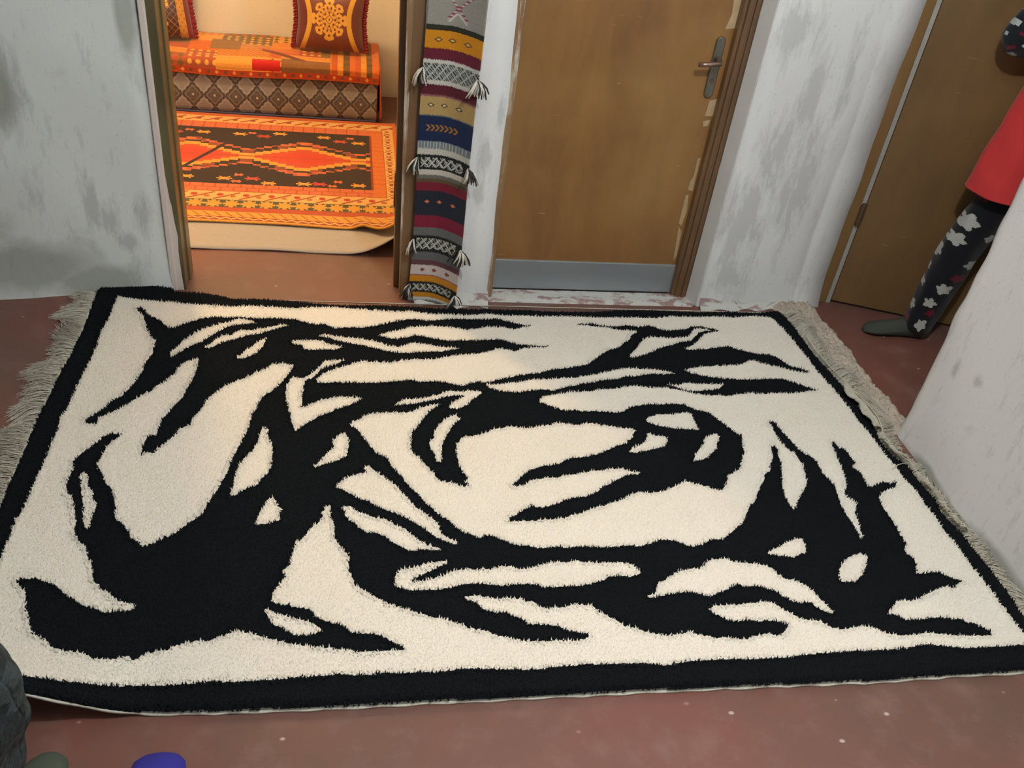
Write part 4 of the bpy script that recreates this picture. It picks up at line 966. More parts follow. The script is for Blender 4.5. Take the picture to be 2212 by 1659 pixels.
def throw():
    x0, x1 = -1.86, 0.172
    nu = 420
    # profile from the front hem over the top to the wall
    pr = [(4.806, z) for z in np.linspace(0.218, 0.27, 14)] + [(4.806 + 0.034 * (1 - math.cos(t)), 0.27 + 0.026 * math.sin(t)) for t in np.linspace(0.15, math.pi / 2, 8)]
    pr += [(y, 0.2965 + 0.010 * math.sin((y - 4.84) * 7)) for y in np.linspace(4.85, 5.262, 62)]
    pr = np.array(pr); nv = len(pr)
    s = np.concatenate([[0], np.cumsum(np.hypot(*np.diff(pr, axis=0).T))]); sc = (s[1:] + s[:-1]) / 2
    xe = np.linspace(x0, x1, nu + 1); xc = (xe[1:] + xe[:-1]) / 2
    S_, X_ = np.meshgrid(sc, xc, indexing='ij')
    c = canvas(nv - 1, nu, C(206, 112, 44))
    pal = [C(214, 128, 46), C(196, 92, 40), C(150, 108, 60), C(222, 150, 62), C(176, 84, 52), C(128, 98, 62), C(208, 104, 34), C(190, 126, 74)]
    r2 = random.Random(4)
    x = x1 - .155
    while x > x0 - .3:
        w = r2.choice((.11, .15, .22, .26))
        y = 0.03
        while y < s[-1]:
            h = r2.choice((.07, .10, .13, .16))
            k = pal[r2.randrange(len(pal))]
            m = (X_ > x - w) & (X_ <= x) & (S_ > y) & (S_ <= y + h)
            c[m] = k
            kind = r2.randrange(5)
            if kind == 0: c[m & ((X_ + S_) % .03 < .012)] = k * .7
            elif kind == 1: c[m & (((X_ % .04) - .02) ** 2 + ((S_ % .04) - .02) ** 2 < .00012)] = C(228, 170, 80)
            elif kind == 2: c[m & (S_ % .016 < .006)] = k * 1.2
            elif kind == 3: c[m & (np.abs((X_ % .05) - .025) < np.abs((S_ % .05) - .025) * .6)] = C(120, 96, 40)
            y += h
        x -= w
    def patch(a, b, s0, s1, k): c[(X_ > a) & (X_ < b) & (S_ > s0) & (S_ < s1)] = k
    patch(-.478, -.334, .034, .112, C(196, 26, 22))
    patch(-.330, -.085, .032, .135, C(140, 92, 50)); patch(-.335, -.085, .135, .20, C(216, 142, 60))
    patch(-.085, .010, .03, .5, C(212, 116, 40))
    for k, a in enumerate(np.arange(-.075, .165, .030)): patch(a, a + .030, .03, .5, (C(196, 88, 36), C(224, 150, 56), C(104, 78, 36), C(214, 108, 40))[k % 4])
    m = (X_ > -.075) & (np.floor(S_ / .045) % 2 == 1); c[m] = c[m] * .8 + C(200, 100, 40) * .2
    patch(-.45, -.25, .22, .28, C(204, 110, 54)); patch(-.70, -.55, .22, .36, C(150, 106, 60))
    m = (np.abs((S_ - .17) + (X_ + .30) * .55) < .02) & (X_ > -.44) & (X_ < -.2) & (S_ > .13) & (S_ < .3); c[m] = C(122, 62, 44)
    # hem with a row of dots
    m = S_ < .032; c[m] = C(186, 62, 32)
    u = (X_ % .042) - .021; c[(S_ < .032) & (u ** 2 + (S_ - .018) ** 2 < .00007) & (np.floor(X_ / .042) % 2 == 0)] = C(226, 160, 70); c[(S_ < .032) & (u ** 2 + (S_ - .018) ** 2 < .00007) & (np.floor(X_ / .042) % 2 == 1)] = C(110, 84, 40)
    c[S_ < .006] = C(222, 108, 40)
    c *= (0.88 + .2 * rng.random(c.shape[:2] + (1,))).astype(np.float32)
    X_e = np.repeat(xe[None], nv, 0); Y_e = np.repeat(pr[:, :1], nu + 1, 1); Z_e = np.repeat(pr[:, 1:], nu + 1, 1)
    Z_e = Z_e + 0.006 * np.sin(X_e * 6 + 2) * (Y_e < 4.81) - .012 * np.clip((-.25 - X_e) * 0, 0, 1) + 0.004 * np.sin(X_e * 11) * np.sin(Y_e * 17) * (Y_e > 4.86)
    root = empty('patchwork_throw', (-0.75, 5.03, 0.25), 'orange and brown patchwork throw spread over the low sofa', 'throw')
    sheet('cloth', np.stack([X_e, Y_e, Z_e], -1), c, M_FAB, root, thick=0.004)
    # right end hanging down to the floor
    zs = np.linspace(0.03, 0.297, 40); yy = np.linspace(4.808, 5.262, 40)
    Ze, Yy = np.meshgrid(zs, yy, indexing='ij')
    Xx = 0.172 + 0.010 * np.sin(Yy * 30) * (1 - Ze / .3) + .010 * (1 - Ze / .3)
    cc = canvas(39, 39, C(206, 84, 36)); cc[:, 2:4] = C(222, 130, 50)
    sheet('hanging_end', np.stack([Xx, Yy, Ze], -1)[:, ::-1], cc, M_FAB, root, thick=0.003)
throw()

# cushions
def cushion(loc, w, h, lean, turn, paint, label, ruffle_sides):
    n = 150
    root = empty('cushion', loc, label, 'cushion', 'cushions leaning on the wall behind the sofa')
    u = np.linspace(-1, 1, n + 1); v = np.linspace(-1, 1, n + 1)
    V_, U_ = np.meshgrid(v, u, indexing='ij')
    puff = 0.075 * (np.clip(1 - U_ ** 4, 0, 1) * np.clip(1 - V_ ** 4, 0, 1)) ** .55
    sx = U_ * (1 - .07 * (1 - V_ ** 2) * -1 * 0 - .08 * (1 - np.abs(V_)) * 0) ; pinch = 1 - 0.09 * (1 - V_ ** 2)
    X = U_ * w / 2 * (1.0 - 0.10 * np.exp(-(V_ * 1.3) ** 2)); Z = (V_ + 1) * h / 2 - .02 * (1 - U_ ** 2) * (V_ < 0) * 0
    def place(x, y, z):
        q = np.stack([x, y, z], -1)
        cl, sl = math.cos(lean), math.sin(lean)
        y2 = q[..., 1] * cl + q[..., 2] * sl; z2 = -q[..., 1] * sl + q[..., 2] * cl
        ct, s_ = math.cos(turn), math.sin(turn)
        return np.stack([q[..., 0] * ct - y2 * s_ + loc[0], q[..., 0] * s_ + y2 * ct + loc[1], z2 + loc[2]], -1)
    uc = (u[1:] + u[:-1]) / 2
    VC, UC_ = np.meshgrid(uc, uc, indexing='ij')
    col = paint(UC_, VC)
    sheet('cover', place(X, -puff, Z), col, M_SATIN, root)
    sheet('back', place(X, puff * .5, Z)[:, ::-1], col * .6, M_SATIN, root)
    M_RUF = bpy.data.materials.get('burgundy_ruffle') or plain('burgundy_ruffle', lin((112, 22, 32)), 0.9, var=.3, scale=60)
    for sd in ruffle_sides:
        t = np.linspace(-1, 1, 121); wv = np.linspace(0, 1, 4)
        T, W = np.meshgrid(t, wv, indexing='ij')
        xb = sd * w / 2 * (1 - 0.10 * np.exp(-(T * 1.3) ** 2))
        x = xb + sd * W * (0.022 + .0035 * np.sin(T * 90) + .002 * np.sin(T * 151)) ; y = 0.004 * np.sin(T * 60) * W + 0.0; z = (T + 1) * h / 2
        sheet('ruffle', place(x, y, z), None, M_RUF, root, thick=0.004)
    return root
def paint_a(u, v):
    c = np.tile(C(116, 50, 26), u.shape + (1,)).astype(np.float32)
    c[(np.floor((u + v) * 40) % 2) == 0] *= .85
    gold, gold2, gr = C(214, 158, 58), C(150, 92, 34), C(116, 50, 26)
    x = u * .185 / .112; y = v * .155 / .112               # star medallion about 22 cm across
    r = np.hypot(x, y); th = np.arctan2(y, x)
    star = (r < .62 + .10 * np.cos(8 * th)) | (np.abs(x) + np.abs(y) < .84)
    for k in range(8):
        a = k * math.pi / 4; R_ = .80 if k % 2 == 0 else .74
        for q in (-.16, 0, .16): star |= ((x - R_ * math.cos(a + q)) ** 2 + (y - R_ * math.sin(a + q)) ** 2) < (.012 if q else .020)
    c[star] = gold
    c[star & (np.abs(np.cos(th * 8)) < .30) & (r > .34) & (r < .58)] = gold2
    for R_, n_, s_ in ((.30, 8, .0032), (.50, 16, .0022), (.70, 8, .0034)):
        for k in range(n_):
            a = (k + .5 * (n_ == 16)) * 2 * math.pi / n_
            c[star & (((x - R_ * math.cos(a)) ** 2 + (y - R_ * math.sin(a)) ** 2) < s_)] = gr
    dm = np.abs(x) + np.abs(y); c[np.abs(dm - .20) < .03] = gold2; c[dm < .06] = gr; c[np.abs(dm - .46) < .018] = gold2
    bc = .60 + .20 * v ** 2
    c[np.abs(np.abs(u) - bc) < .075] = C(208, 156, 52)
    c[np.abs(u) > bc + .075] = C(98, 24, 26)
    c[(np.abs(v - .92) < .035) & (np.abs(u) < bc)] = C(208, 156, 52)
    return c
def paint_b(u, v):
    c = np.tile(C(62, 30, 26), u.shape + (1,)).astype(np.float32)
    a = np.abs(((u + v) * 7) % 1 - .5) < .06; b = np.abs(((u - v) * 7) % 1 - .5) < .06; c[a | b] = C(150, 110, 60)
    gold, gold2 = C(214, 160, 60), C(120, 76, 36)
    for cx, cy, rad in ((.30, -.05, .40), (.1, -.05, .5), (.36, .62, .26), (.30, -.70, .22)):
        r = np.hypot(u - cx, v - cy); th = np.arctan2(v - cy, u - cx)
        m = r < rad * (.86 + .14 * np.cos(7 * th)); c[m] = gold
        c[m & (np.abs(np.sin(r * 34 + 2 * np.cos(th * 5))) < .3)] = gold2
        c[m & (np.abs(r - rad * .45) < .025)] = gold2
    band = (np.abs(u) > .74) & (np.abs(u) < .90); c[band] = C(190, 134, 56)
    c[band & (np.sin(v * 40) * np.sin(u * 60) > .5)] = C(160, 104, 44)
    c[np.abs(u) > .90] = C(110, 22, 34)
    return c
cushion((-0.088, 5.015, 0.318), 0.37, 0.31, 0.24, -0.06, paint_a, 'brown cushion with a gold star medallion at the right end of the sofa', (-1, 1))
cushion((-1.02, 5.02, 0.318), 0.48, 0.46, 0.26, 0.12, paint_b, 'dark lattice cushion with gold scrolls half hidden by the left door jamb', (-1, 1))

# ---------------------------------------------------------------- people
def skin_mat(name, c):
    m, nt, b = new_mat(name)
    n1 = noise(nt, pos(nt), 30, 4)
    nt.links.new(mix(nt, n1, c, tuple(v * .85 for v in c)), b.inputs['Base Color'])
    b.inputs['Roughness'].default_value = 0.5; b.inputs['Subsurface Weight'].default_value = 0.1; b.inputs['Subsurface Radius'].default_value = (.01, .004, .002)
    return m
M_SKIN = skin_mat('skin', (0.50, 0.29, 0.19))
M_HAIR = plain('dark_hair', (0.012, 0.009, 0.008), 0.5, var=.4, scale=120)
M_EYE = plain('eye_white', (0.75, 0.73, 0.70), 0.2); M_IRIS = plain('iris', (0.03, 0.018, 0.01), 0.2); M_LIP = plain('lips', (0.36, 0.14, 0.11), 0.5)

class Skel:
    def __init__(self): self.p = []; self.e = []; self.r = []
    def pt(self, p, r, parent=None):
        self.p.append(tuple(p)); self.r.append(r if isinstance(r, tuple) else (r, r)); i = len(self.p) - 1
        if parent is not None: self.e.append((parent, i))
        return i
    def chain(self, start, items):
        cur = start
        for p, r in items: cur = self.pt(p, r, cur)
        return cur
    def hand(self, wrist, wpos, d, nrm, sz, side):
        """palm, four unequal curled fingers and a thumb; d points along the fingers, nrm out of the palm's front"""
        d = Vector(d).normalized(); nrm = Vector(nrm); nrm = (nrm - d * nrm.dot(d)).normalized(); s = d.cross(nrm) * side
        w = Vector(wpos)
        palm = self.pt(w + d * .040 * sz, (.021 * sz, .013 * sz), wrist)
        k2 = self.pt(w + d * .072 * sz, (.023 * sz, .012 * sz), palm)
        for off, L in ((.026, .062), (.009, .072), (-.009, .068), (-.025, .053)):
            b = w + d * .080 * sz + s * off * sz
            i = self.pt(b, .0085 * sz, k2)
            q = b + (d * .95 + nrm * .25).normalized() * L * .45 * sz; i = self.pt(q, .0080 * sz, i)
            q = q + (d * .75 + nrm * .65).normalized() * L * .33 * sz; i = self.pt(q, .0072 * sz, i)
            q = q + (d * .45 + nrm * .9).normalized() * L * .25 * sz; self.pt(q, .0060 * sz, i)
        t = w + d * .030 * sz + s * .026 * sz; i = self.pt(t, .0105 * sz, palm)
        t = t + (d * .6 + s * .7 + nrm * .3).normalized() * .032 * sz; i = self.pt(t, .0095 * sz, i)
        t = t + (d * .85 + s * .25 + nrm * .4).normalized() * .026 * sz; self.pt(t, .0075 * sz, i)
    def build(self, name, parent, mat):
        off = ploc(parent)
        me = bpy.data.meshes.new(name)
        me.from_pydata([tuple(Vector(p) - off) for p in self.p], self.e, [])
        o = bpy.data.objects.new(name, me); COL.objects.link(o); o.parent = parent
        sk = o.modifiers.new('skin', 'SKIN'); sk.use_smooth_shade = True; sk.branch_smoothing = 0.6
        lay = me.skin_vertices[0].data if me.skin_vertices else None
        if lay is None:
            bm = bmesh.new(); bm.from_mesh(me); bm.verts.layers.skin.verify(); bm.to_mesh(me); bm.free()
            lay = me.skin_vertices[0].data
        for v, r in zip(lay, self.r): v.radius = r; v.use_root = False
        lay[0].use_root = True
        ss = o.modifiers.new('sub', 'SUBSURF'); ss.levels = 2; ss.render_levels = 2
        me.materials.append(mat)
        return o

def face(parent, c, fdir, h):
    """eyes, nose, mouth, ears and hair around the head centre c, head height h, looking along fdir"""
    f = Vector(fdir).normalized(); s = Vector((0, 0, 1)).cross(f); u = Vector((0, 0, 1)); c = Vector(c)
    def ball(name, ctr, rx, ry, rz, mat, seg=14):
        rings = []
        mb = MB(); n = len(mb.v)
        for i in range(9):
            t = math.pi * i / 8
            for k in range(seg):
                a = 2 * math.pi * k / seg
                q = ctr + f * (rx * math.sin(t) * math.cos(a)) + s * (ry * math.sin(t) * math.sin(a)) + u * (rz * math.cos(t))
                mb.v.append(tuple(q))
        for i in range(8):
            for k in range(seg): mb.f.append((i * seg + k, i * seg + (k + 1) % seg, (i + 1) * seg + (k + 1) % seg, (i + 1) * seg + k))
        return mb.build(name, mat, parent, smooth=True)
    for sd in (-1, 1):
        e = ball('eye', c + f * .36 * h + s * sd * .13 * h, .035 * h, .055 * h, .036 * h, M_EYE)
        ball('iris', c + f * .388 * h + s * sd * .13 * h, .012 * h, .024 * h, .024 * h, M_IRIS)
        ball('eyebrow', c + f * .385 * h + s * sd * .13 * h + u * .085 * h, .012 * h, .065 * h, .012 * h, M_HAIR)
        ball('ear', c - f * .02 * h + s * sd * .335 * h - u * .02 * h, .06 * h, .025 * h, .10 * h, M_SKIN)
    MB().tube([c + f * .375 * h + u * .03 * h, c + f * .43 * h - u * .07 * h, c + f * .455 * h - u * .12 * h, c + f * .39 * h - u * .145 * h], [.022 * h, .03 * h, .042 * h, .02 * h], 8).build('nose', M_SKIN, parent, smooth=True)
    ball('mouth', c + f * .375 * h - u * .235 * h, .03 * h, .085 * h, .024 * h, M_LIP)
    # hair: a cap open at the face, with a lower back
    nv, nu = 22, 40
    T = np.linspace(0.02, 2.35, nv); A = np.linspace(0.62, 2 * math.pi - 0.62, nu)
    AA, TT = np.meshgrid(A, T, indexing='xy'); TT = TT.T; AA = AA.T
    TT, AA = np.meshgrid(T, A, indexing='ij')
    low = TT > 1.0
    AA = np.pi + (AA - np.pi) * (1 + .246 * np.clip((1.25 - TT) / .5, 0, 1))
    r = h * (.485 + .012 * np.sin(AA * 31) + .01 * np.sin(TT * 17))
    fx = np.sin(TT) * np.cos(AA) * r * .90; sx = np.sin(TT) * np.sin(AA) * r * .80; ux = np.cos(TT) * r * 1.08
    P = np.array(c) + fx[..., None] * np.array(f) + sx[..., None] * np.array(s) + ux[..., None] * np.array(u) + np.array(u) * .02 * h - np.array(f) * .03 * h
    sheet('hair', P, None, M_HAIR, parent, thick=0.012)

def loft(name, rings, mat, parent, nu=64, nv=60, colf=None, folds=0.0, fk=9, cap=False):
    """rings: (cx, cy, cz, rx, ry) from bottom to top, smoothly interpolated"""
    rg = np.array(rings, float); t = np.linspace(0, len(rg) - 1, nv)
    # Catmull-Rom through the rings
    Q = np.empty((nv, 5))
    for k, tt in enumerate(t):
        i = min(int(tt), len(rg) - 2); f = tt - i
        p0, p1, p2, p3 = rg[max(i - 1, 0)], rg[i], rg[i + 1], rg[min(i + 2, len(rg) - 1)]
        Q[k] = .5 * ((2 * p1) + (-p0 + p2) * f + (2 * p0 - 5 * p1 + 4 * p2 - p3) * f * f + (-p0 + 3 * p1 - 3 * p2 + p3) * f ** 3)
    a = np.linspace(0, 2 * np.pi, nu + 1)
    w = 1 + folds * (np.sin(fk * a)[None] * np.linspace(1, .3, nv)[:, None] + .5 * np.sin(5 * a[None] + Q[:, 2:3] * 40))
    X = Q[:, 0:1] + Q[:, 3:4] * np.cos(a)[None] * w; Y = Q[:, 1:2] + Q[:, 4:5] * np.sin(a)[None] * w; Z = np.repeat(Q[:, 2:3], nu + 1, 1) + folds * .3 * np.sin(a * fk)[None] * np.linspace(1, 0, nv)[:, None] * .1
    c = None
    if colf is not None:
        ac = (a[1:] + a[:-1]) / 2; zc = (Z[1:, 0] + Z[:-1, 0]) / 2
        ZC_, AC = np.meshgrid(zc, ac, indexing='ij')
        c = colf(AC, ZC_)
    return sheet(name, np.stack([X, Y, Z], -1), c, mat, parent, thick=0.003)

def sock(name, heel, toe, w, hgt, ankle, mat, parent):
    """foot in a sock: sole on the floor, rounded toe, ankle tube"""
    heel, toe = Vector(heel), Vector(toe); d = (toe - heel).normalized(); s = Vector((-d.y, d.x, 0)); L = (toe - heel).length
    rows = []
    for t, ww, hh in ((0.0, .30, .35), (.03, .55, .70), (.10, .72, .95), (.25, .76, 1.0), (.42, .80, .92), (.60, .94, .74), (.74, 1.0, .60), (.86, .94, .50), (.94, .74, .42), (.985, .44, .30), (1.0, .16, .16)):
        c = heel + d * (L * t)
        row = []
        for k in range(21):
            a = 2 * math.pi * k / 20
            y, z = math.cos(a) * w / 2 * ww, math.sin(a)
            z = hh * hgt * (.5 + .5 * z) if z > 0 else hh * hgt * (.5 + .5 * z)
            z = max(.004, z)
            row.append(tuple(c + s * y + Vector((0, 0, z))))
        rows.append(row)
    o = sheet(name, np.array(rows), None, mat, parent)
    if ankle is not None:
        MB().tube([heel + d * (L * .20) + Vector((0, 0, hgt * .55)), Vector(ankle) * .5 + (heel + d * (L * .18) + Vector((0, 0, hgt))) * .5, ankle], [w * .42, w * .42, w * .44], 16).build('sock_cuff', mat, o, smooth=True)
    return o

# ---- person in the hall, facing left, one arm raised
child = empty('person', (2.40, 2.75, 0), 'person in red tunic and dark patterned trousers by the hall door, one arm raised', 'person')
sk = Skel()
pel = sk.pt((2.405, 2.745, .76), (.095, .085))
ch = sk.chain(pel, [((2.40, 2.745, .90), (.085, .075)), ((2.40, 2.745, 1.05), (.098, .085)), ((2.40, 2.745, 1.17), (.082, .075))])
nk = sk.chain(ch, [((2.395, 2.745, 1.235), (.040, .040)), ((2.385, 2.745, 1.285), (.042, .042)), ((2.372, 2.745, 1.345), (.074, .070)), ((2.372, 2.745, 1.43), (.086, .074)), ((2.378, 2.745, 1.475), (.058, .052))])
hl = sk.pt((2.375, 2.70, .70), (.072, .07), pel); hr = sk.pt((2.43, 2.79, .70), (.072, .07), pel)
sk.chain(hl, [((2.33, 2.745, .55), .062), ((2.308, 2.77, .41), .048), ((2.30, 2.785, .28), .047), ((2.288, 2.795, .10), .032), ((2.285, 2.796, .050), (.028, .024)), ((2.20, 2.81, .030), (.026, .016)), ((2.12, 2.82, .022), (.022, .010))])
sk.chain(hr, [((2.49, 2.76, .55), .062), ((2.54, 2.735, .41), .048), ((2.575, 2.715, .28), .047), ((2.60, 2.70, .10), .032), ((2.60, 2.70, .050), (.028, .024)), ((2.52, 2.698, .030), (.026, .016)), ((2.44, 2.695, .022), (.022, .010))])
wl_ = sk.chain(ch, [((2.40, 2.81, 1.165), .045), ((2.31, 2.828, 1.165), .036), ((2.222, 2.84, 1.170), .031), ((2.255, 2.835, 1.27), .029), ((2.315, 2.82, 1.365), .021)])
sk.hand(wl_, (2.315, 2.82, 1.365), (.35, -.10, .94), (.5, -.85, 0), .85, -1)
wr_ = sk.chain(ch, [((2.41, 2.65, 1.175), .042), ((2.435, 2.61, 1.05), .035), ((2.450, 2.585, .94), .030), ((2.435, 2.57, .84), .026), ((2.415, 2.565, .76), .020)])
sk.hand(wr_, (2.415, 2.565, .76), (-.2, .05, -.97), (-.2, .95, 0), .85, 1)
sk.build('body', child, M_SKIN)
face(child, (2.375, 2.745, 1.395), (-1, .05, 0), .195)

phi0 = math.atan2(-.77, -.63)
BLOBS = [(-.040, .545, .040, .034), (-.036, .470, .040, .028), (-.072, .400, .024, .030), (.066, .375, .026, .022), (.020, .262, .030, .026), (-.072, .255, .018, .022), (.000, .190, .028, .022), (-.066, .150, .018, .022), (.012, .085, .026, .030), (-.075, .320, .014, .02), (.06, .50, .02, .02)]
REDS = [(-.046, .648, .026, .016), (.022, .148, .020, .018), (-.062, .090, .020, .015), (.045, .315, .026, .020)]
def print_col(shift=0.0, rr=.07):
    def f(A, Z):
        s = rr * np.sin(A - phi0 - shift); front = np.cos(A - phi0 - shift) > -.25
        c = np.tile(C(17, 19, 27), A.shape + (1,)).astype(np.float32)
        for lst, k in ((REDS, C(116, 18, 44)), (BLOBS, C(196, 198, 194))):
            for i, (bs, bz, rs, rz) in enumerate(lst):
                dx = (s - bs) / rs; dz = (Z - bz) / rz; th = np.arctan2(dz, dx + .3 * dz)
                c[front & (dx * dx + dz * dz < (.74 + .30 * np.cos(5 * th + i)))] = k
        if shift == 0.0:
            back = ~front
            g = back & (((A * .07 / .05) % 1 - .5) ** 2 + ((Z / .07) % 1 - .5) ** 2 < .06); c[g] = C(196, 198, 194)
        return c
    return f
loft('trouser_leg', [(2.282, 2.797, .050, .056, .060), (2.285, 2.795, .10, .058, .060), (2.298, 2.785, .28, .070, .068), (2.307, 2.775, .42, .076, .070), (2.330, 2.748, .56, .082, .074), (2.38, 2.725, .74, .10, .08)], M_FAB, child, 110, 220, print_col(), .03, 6)
loft('trouser_leg', [(2.60, 2.70, .06, .056, .058), (2.60, 2.70, .10, .058, .058), (2.575, 2.715, .28, .068, .066), (2.54, 2.735, .42, .074, .07), (2.49, 2.765, .56, .082, .072), (2.43, 2.775, .74, .10, .075)], M_FAB, child, 80, 120, print_col(1.0), .03, 6)
M_RED = plain('red_jersey', lin((190, 44, 44)), 0.85, var=.07, scale=18, bmp=.002, sheen=.1)
tun = loft('tunic', [(2.405, 2.728, .668, .205, .146), (2.405, 2.735, .73, .195, .140), (2.40, 2.742, .85, .165, .126), (2.40, 2.745, 1.00, .138, .112), (2.40, 2.745, 1.12, .118, .112), (2.40, 2.745, 1.185, .090, .122), (2.398, 2.745, 1.215, .066, .095), (2.395, 2.745, 1.25, .048, .052)], M_RED, child, 90, 70, None, .025, 7)
def sleeve(pts, rad, nm='sleeve'):
    mb = MB().tube(pts, rad, 20)
    o = mb.build(nm, M_FAB, child, smooth=True)
    me = o.data
    a = me.attributes.new('col', 'FLOAT_COLOR', 'CORNER')
    cc = np.ones((len(me.loops), 4), np.float32); cc[:, :3] = C(17, 21, 30)
    off = np.array(ploc(child))
    for p in me.polygons:
        ct = np.array(p.center) + off
        v = math.sin(ct[0] * 61 + ct[2] * 47) * math.sin(ct[2] * 83 - ct[0] * 29 + 1)
        k = None
        if v > .62: k = C(186, 192, 190)
        elif v < -.80: k = C(110, 18, 44)
        if k is not None:
            for li in p.loop_indices: cc[li, :3] = k
    a.data.foreach_set('color', cc.ravel())
def dense(pts, n):
    pts = [Vector(p) for p in pts]; out = []
    m = len(pts) - 1
    for i in range(n + 1):
        t = i / n * m; k = min(int(t), m - 1); f = t - k
        p0, p1, p2, p3 = pts[max(k - 1, 0)], pts[k], pts[k + 1], pts[min(k + 2, m)]
        out.append(.5 * ((2 * p1) + (-p0 + p2) * f + (2 * p0 - 5 * p1 + 4 * p2 - p3) * f * f + (-p0 + 3 * p1 - 3 * p2 + p3) * f ** 3))
    return out
sleeve(dense([(2.40, 2.805, 1.165), (2.315, 2.825, 1.165), (2.228, 2.838, 1.166), (2.228, 2.838, 1.200), (2.265, 2.832, 1.28), (2.308, 2.822, 1.35)], 60), list(np.interp(np.linspace(0, 5, 61), [0, 1, 2, 3, 4, 5], [.060, .056, .054, .054, .046, .040])))
sleeve(dense([(2.41, 2.66, 1.175), (2.435, 2.61, 1.05), (2.450, 2.585, .94), (2.435, 2.57, .84), (2.42, 2.566, .79)], 40), list(np.interp(np.linspace(0, 4, 41), [0, 1, 2, 3, 4], [.050, .046, .043, .040, .036])))
M_SOCK = plain('grey_green_sock', lin((62, 66, 58)), 0.9, var=.12, scale=90, bmp=.001)
sock('sock', (2.318, 2.790, 0), (2.075, 2.828, 0), .088, .078, (2.285, 2.796, .13), M_SOCK, child)
sock('sock', (2.635, 2.702, 0), (2.40, 2.695, 0), .088, .078, (2.60, 2.70, .13), M_SOCK, child)

# ---- person at the lower left corner in a dark teal knitted garment
wom = empty('person', (-0.76, 0.92, 0), 'person in a dark teal knitted garment standing at the lower left corner of the rug', 'person')
sk = Skel()
pel = sk.pt((-.76, .86, .95), (.125, .11))
ch = sk.chain(pel, [((-.76, .86, 1.10), (.11, .10)), ((-.76, .87, 1.25), (.125, .105)), ((-.76, .87, 1.38), (.10, .085))])
sk.chain(ch, [((-.76, .875, 1.45), .048), ((-.76, .885, 1.51), .050), ((-.76, .895, 1.575), (.082, .076)), ((-.76, .90, 1.66), (.095, .082)), ((-.76, .895, 1.71), (.062, .055))])
for sx in (-1, 1):
    hip = sk.pt((-.76 + sx * .085, .86, .88), (.09, .085), pel)
    ax, ay = (-.80, .955) if sx < 0 else (-.668, .985)
    tx, ty = (-.855, 1.12) if sx < 0 else (-.575, 1.115)
    sk.chain(hip, [((-.76 + sx * .088, .88, .68), .078), (((-.76 + sx * .088 + ax) / 2, .94, .48), .058), ((ax, ay - .02, .30), .055), ((ax, ay - .03, .10), .037), ((ax, ay - .03, .05), (.028, .024)), ((ax + (tx - ax) * .45, ay + (ty - ay) * .45, .030), (.025, .016)), ((ax + (tx - ax) * .85, ay + (ty - ay) * .85, .022), (.022, .010))])
    w_ = sk.chain(ch, [((-.76 + sx * .165, .87, 1.37), .05), ((-.76 + sx * .20, .86, 1.22), .043), ((-.76 + sx * .205, .87, 1.08), .036), ((-.76 + sx * .175, .97, .99), .030), ((-.76 + sx * .13, 1.06, .93), .023)])
    sk.hand(w_, (-.76 + sx * .13, 1.06, .93), (-sx * .35, .8, -.45), (-sx * .6, -.1, -.6), .95, sx)
sk.build('body', wom, M_SKIN)
face(wom, (-.76, .895, 1.62), (.12, 1, -.1), .225)
def knit_mat():
    m, nt, b = new_mat('teal_knit')
    v = N(nt, 'ShaderNodeTexVoronoi'); v.inputs['Scale'].default_value = 120; nt.links.new(pos(nt, (1, 1, .7)), v.inputs['Vector'])
    w = N(nt, 'ShaderNodeTexWave'); w.inputs['Scale'].default_value = 26; w.inputs['Distortion'].default_value = 5; w.inputs['Detail'].default_value = 2; nt.links.new(pos(nt, (.5, .5, 1)), w.inputs['Vector'])
    n = noise(nt, pos(nt), 30, 4)
    c = mix(nt, ramp(nt, w.outputs['Fac'], [(.35, 0.0), (.8, 1.0)]), (0.004, 0.010, 0.012), (0.026, 0.042, 0.044))
    c = mix(nt, ramp(nt, n, [(.55, 0.0), (.75, .7)]), c, (0.075, 0.095, 0.095))
    nt.links.new(c, b.inputs['Base Color']); b.inputs['Roughness'].default_value = .8
    bump(nt, b, mix(nt, .5, v.outputs['Distance'], w.outputs['Fac']), .9, .006)
    return m
M_KNIT = knit_mat()
loft('knitted_skirt', [(-.745, .985, .045, .120, .12), (-.742, 1.005, .12, .148, .14), (-.722, 1.00, .25, .164, .15), (-.690, .968, .42, .170, .155), (-.700, .925, .60, .172, .16), (-.72, .89, .82, .178, .155), (-.76, .86, 1.02, .135, .12)], M_KNIT, wom, 120, 110, None, .045, 8)
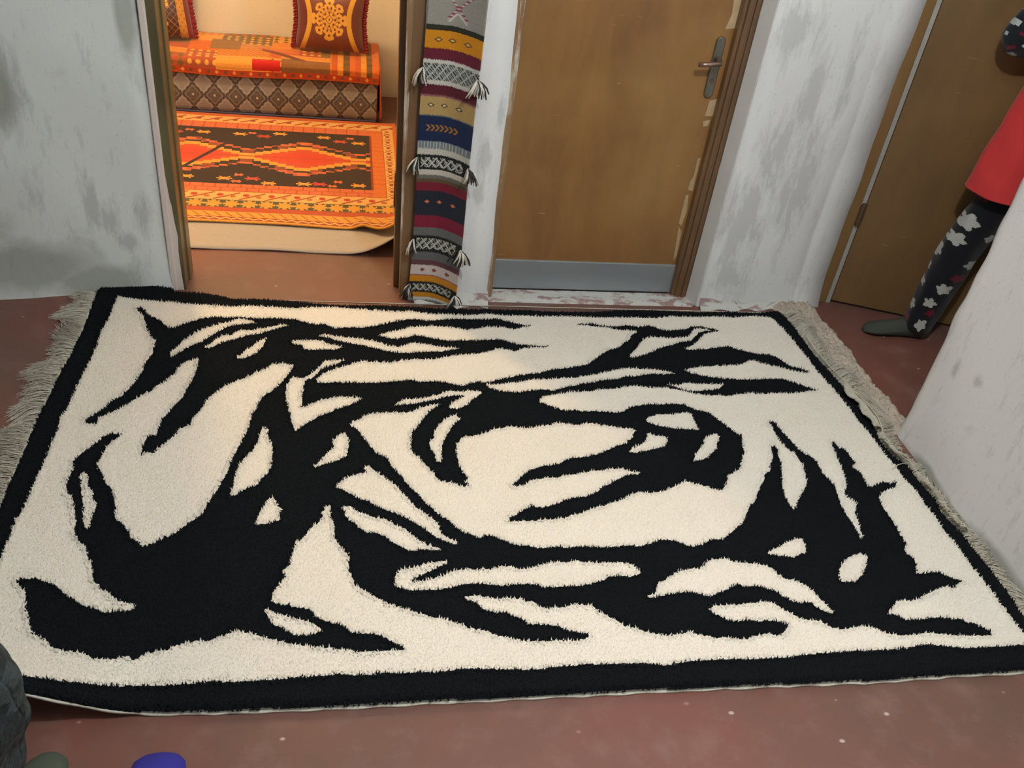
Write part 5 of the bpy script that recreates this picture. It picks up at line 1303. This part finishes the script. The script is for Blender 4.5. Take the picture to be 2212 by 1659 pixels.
loft('knitted_jumper', [(-.76, .86, .96, .155, .135), (-.76, .86, 1.10, .145, .128), (-.76, .865, 1.25, .155, .130), (-.76, .87, 1.35, .178, .112), (-.76, .872, 1.405, .150, .088), (-.76, .873, 1.44, .070, .062)], M_KNIT, wom, 80, 50, None, .02, 6)
for sx in (-1, 1):
    MB().tube(dense([(-.76 + sx * .125, .87, 1.385), (-.76 + sx * .20, .86, 1.22), (-.76 + sx * .205, .87, 1.08), (-.76 + sx * .175, .97, .99), (-.76 + sx * .14, 1.04, .943)], 30), list(np.interp(np.linspace(0, 4, 31), [0, 1, 2, 3, 4], [.065, .058, .05, .044, .036])), 18).build('sleeve', M_KNIT, wom, smooth=True)
sock('sock', (-.668, .905, 0), (-.566, 1.140, 0), .088, .075, (-.664, .945, .15), plain('moss_sock', lin((66, 76, 64)), .95, var=.12, scale=90, bmp=.001), wom)
sock('sock', (-.792, .885, 0), (-.86, 1.125, 0), .088, .075, (-.798, .93, .15), bpy.data.materials['moss_sock'], wom)

# ---- blue slipper whose rounded toe just enters the picture
slip = empty('slipper', (-0.365, .99, 0), 'blue slipper with a rounded toe at the bottom edge, left of centre', 'slipper')
M_BLUE = plain('blue_felt', lin((42, 40, 140)), .8, var=.1, scale=40)
rows = []
for t, ww, hh in ((0, .3, .2), (.03, .6, .3), (.12, .8, .36), (.30, .84, .40), (.45, .90, .8), (.60, 1.0, 1.0), (.78, 1.04, .95), (.90, .92, .78), (.96, .70, .58), (.99, .40, .38), (1.0, .12, .2)):
    row = []
    for k in range(21):
        a = 2 * math.pi * k / 20
        row.append((-0.365 + math.cos(a) * .055 * ww, .865 + .258 * t, max(.006, .058 * hh * (.5 + .5 * math.sin(a)) + .004)))
    rows.append(row)
sheet('upper', np.array(rows), None, M_BLUE, slip)
so = []
for k in range(28):
    a = 2 * math.pi * k / 28; so.append((-0.365 + math.cos(a) * .056 * (1 - .12 * (math.sin(a) < 0)), .993 + math.sin(a) * .128))
MB().prism(so, 0.0, .012).build('sole', plain('slipper_sole', (.05, .05, .06), .8), slip, bevel=.003)
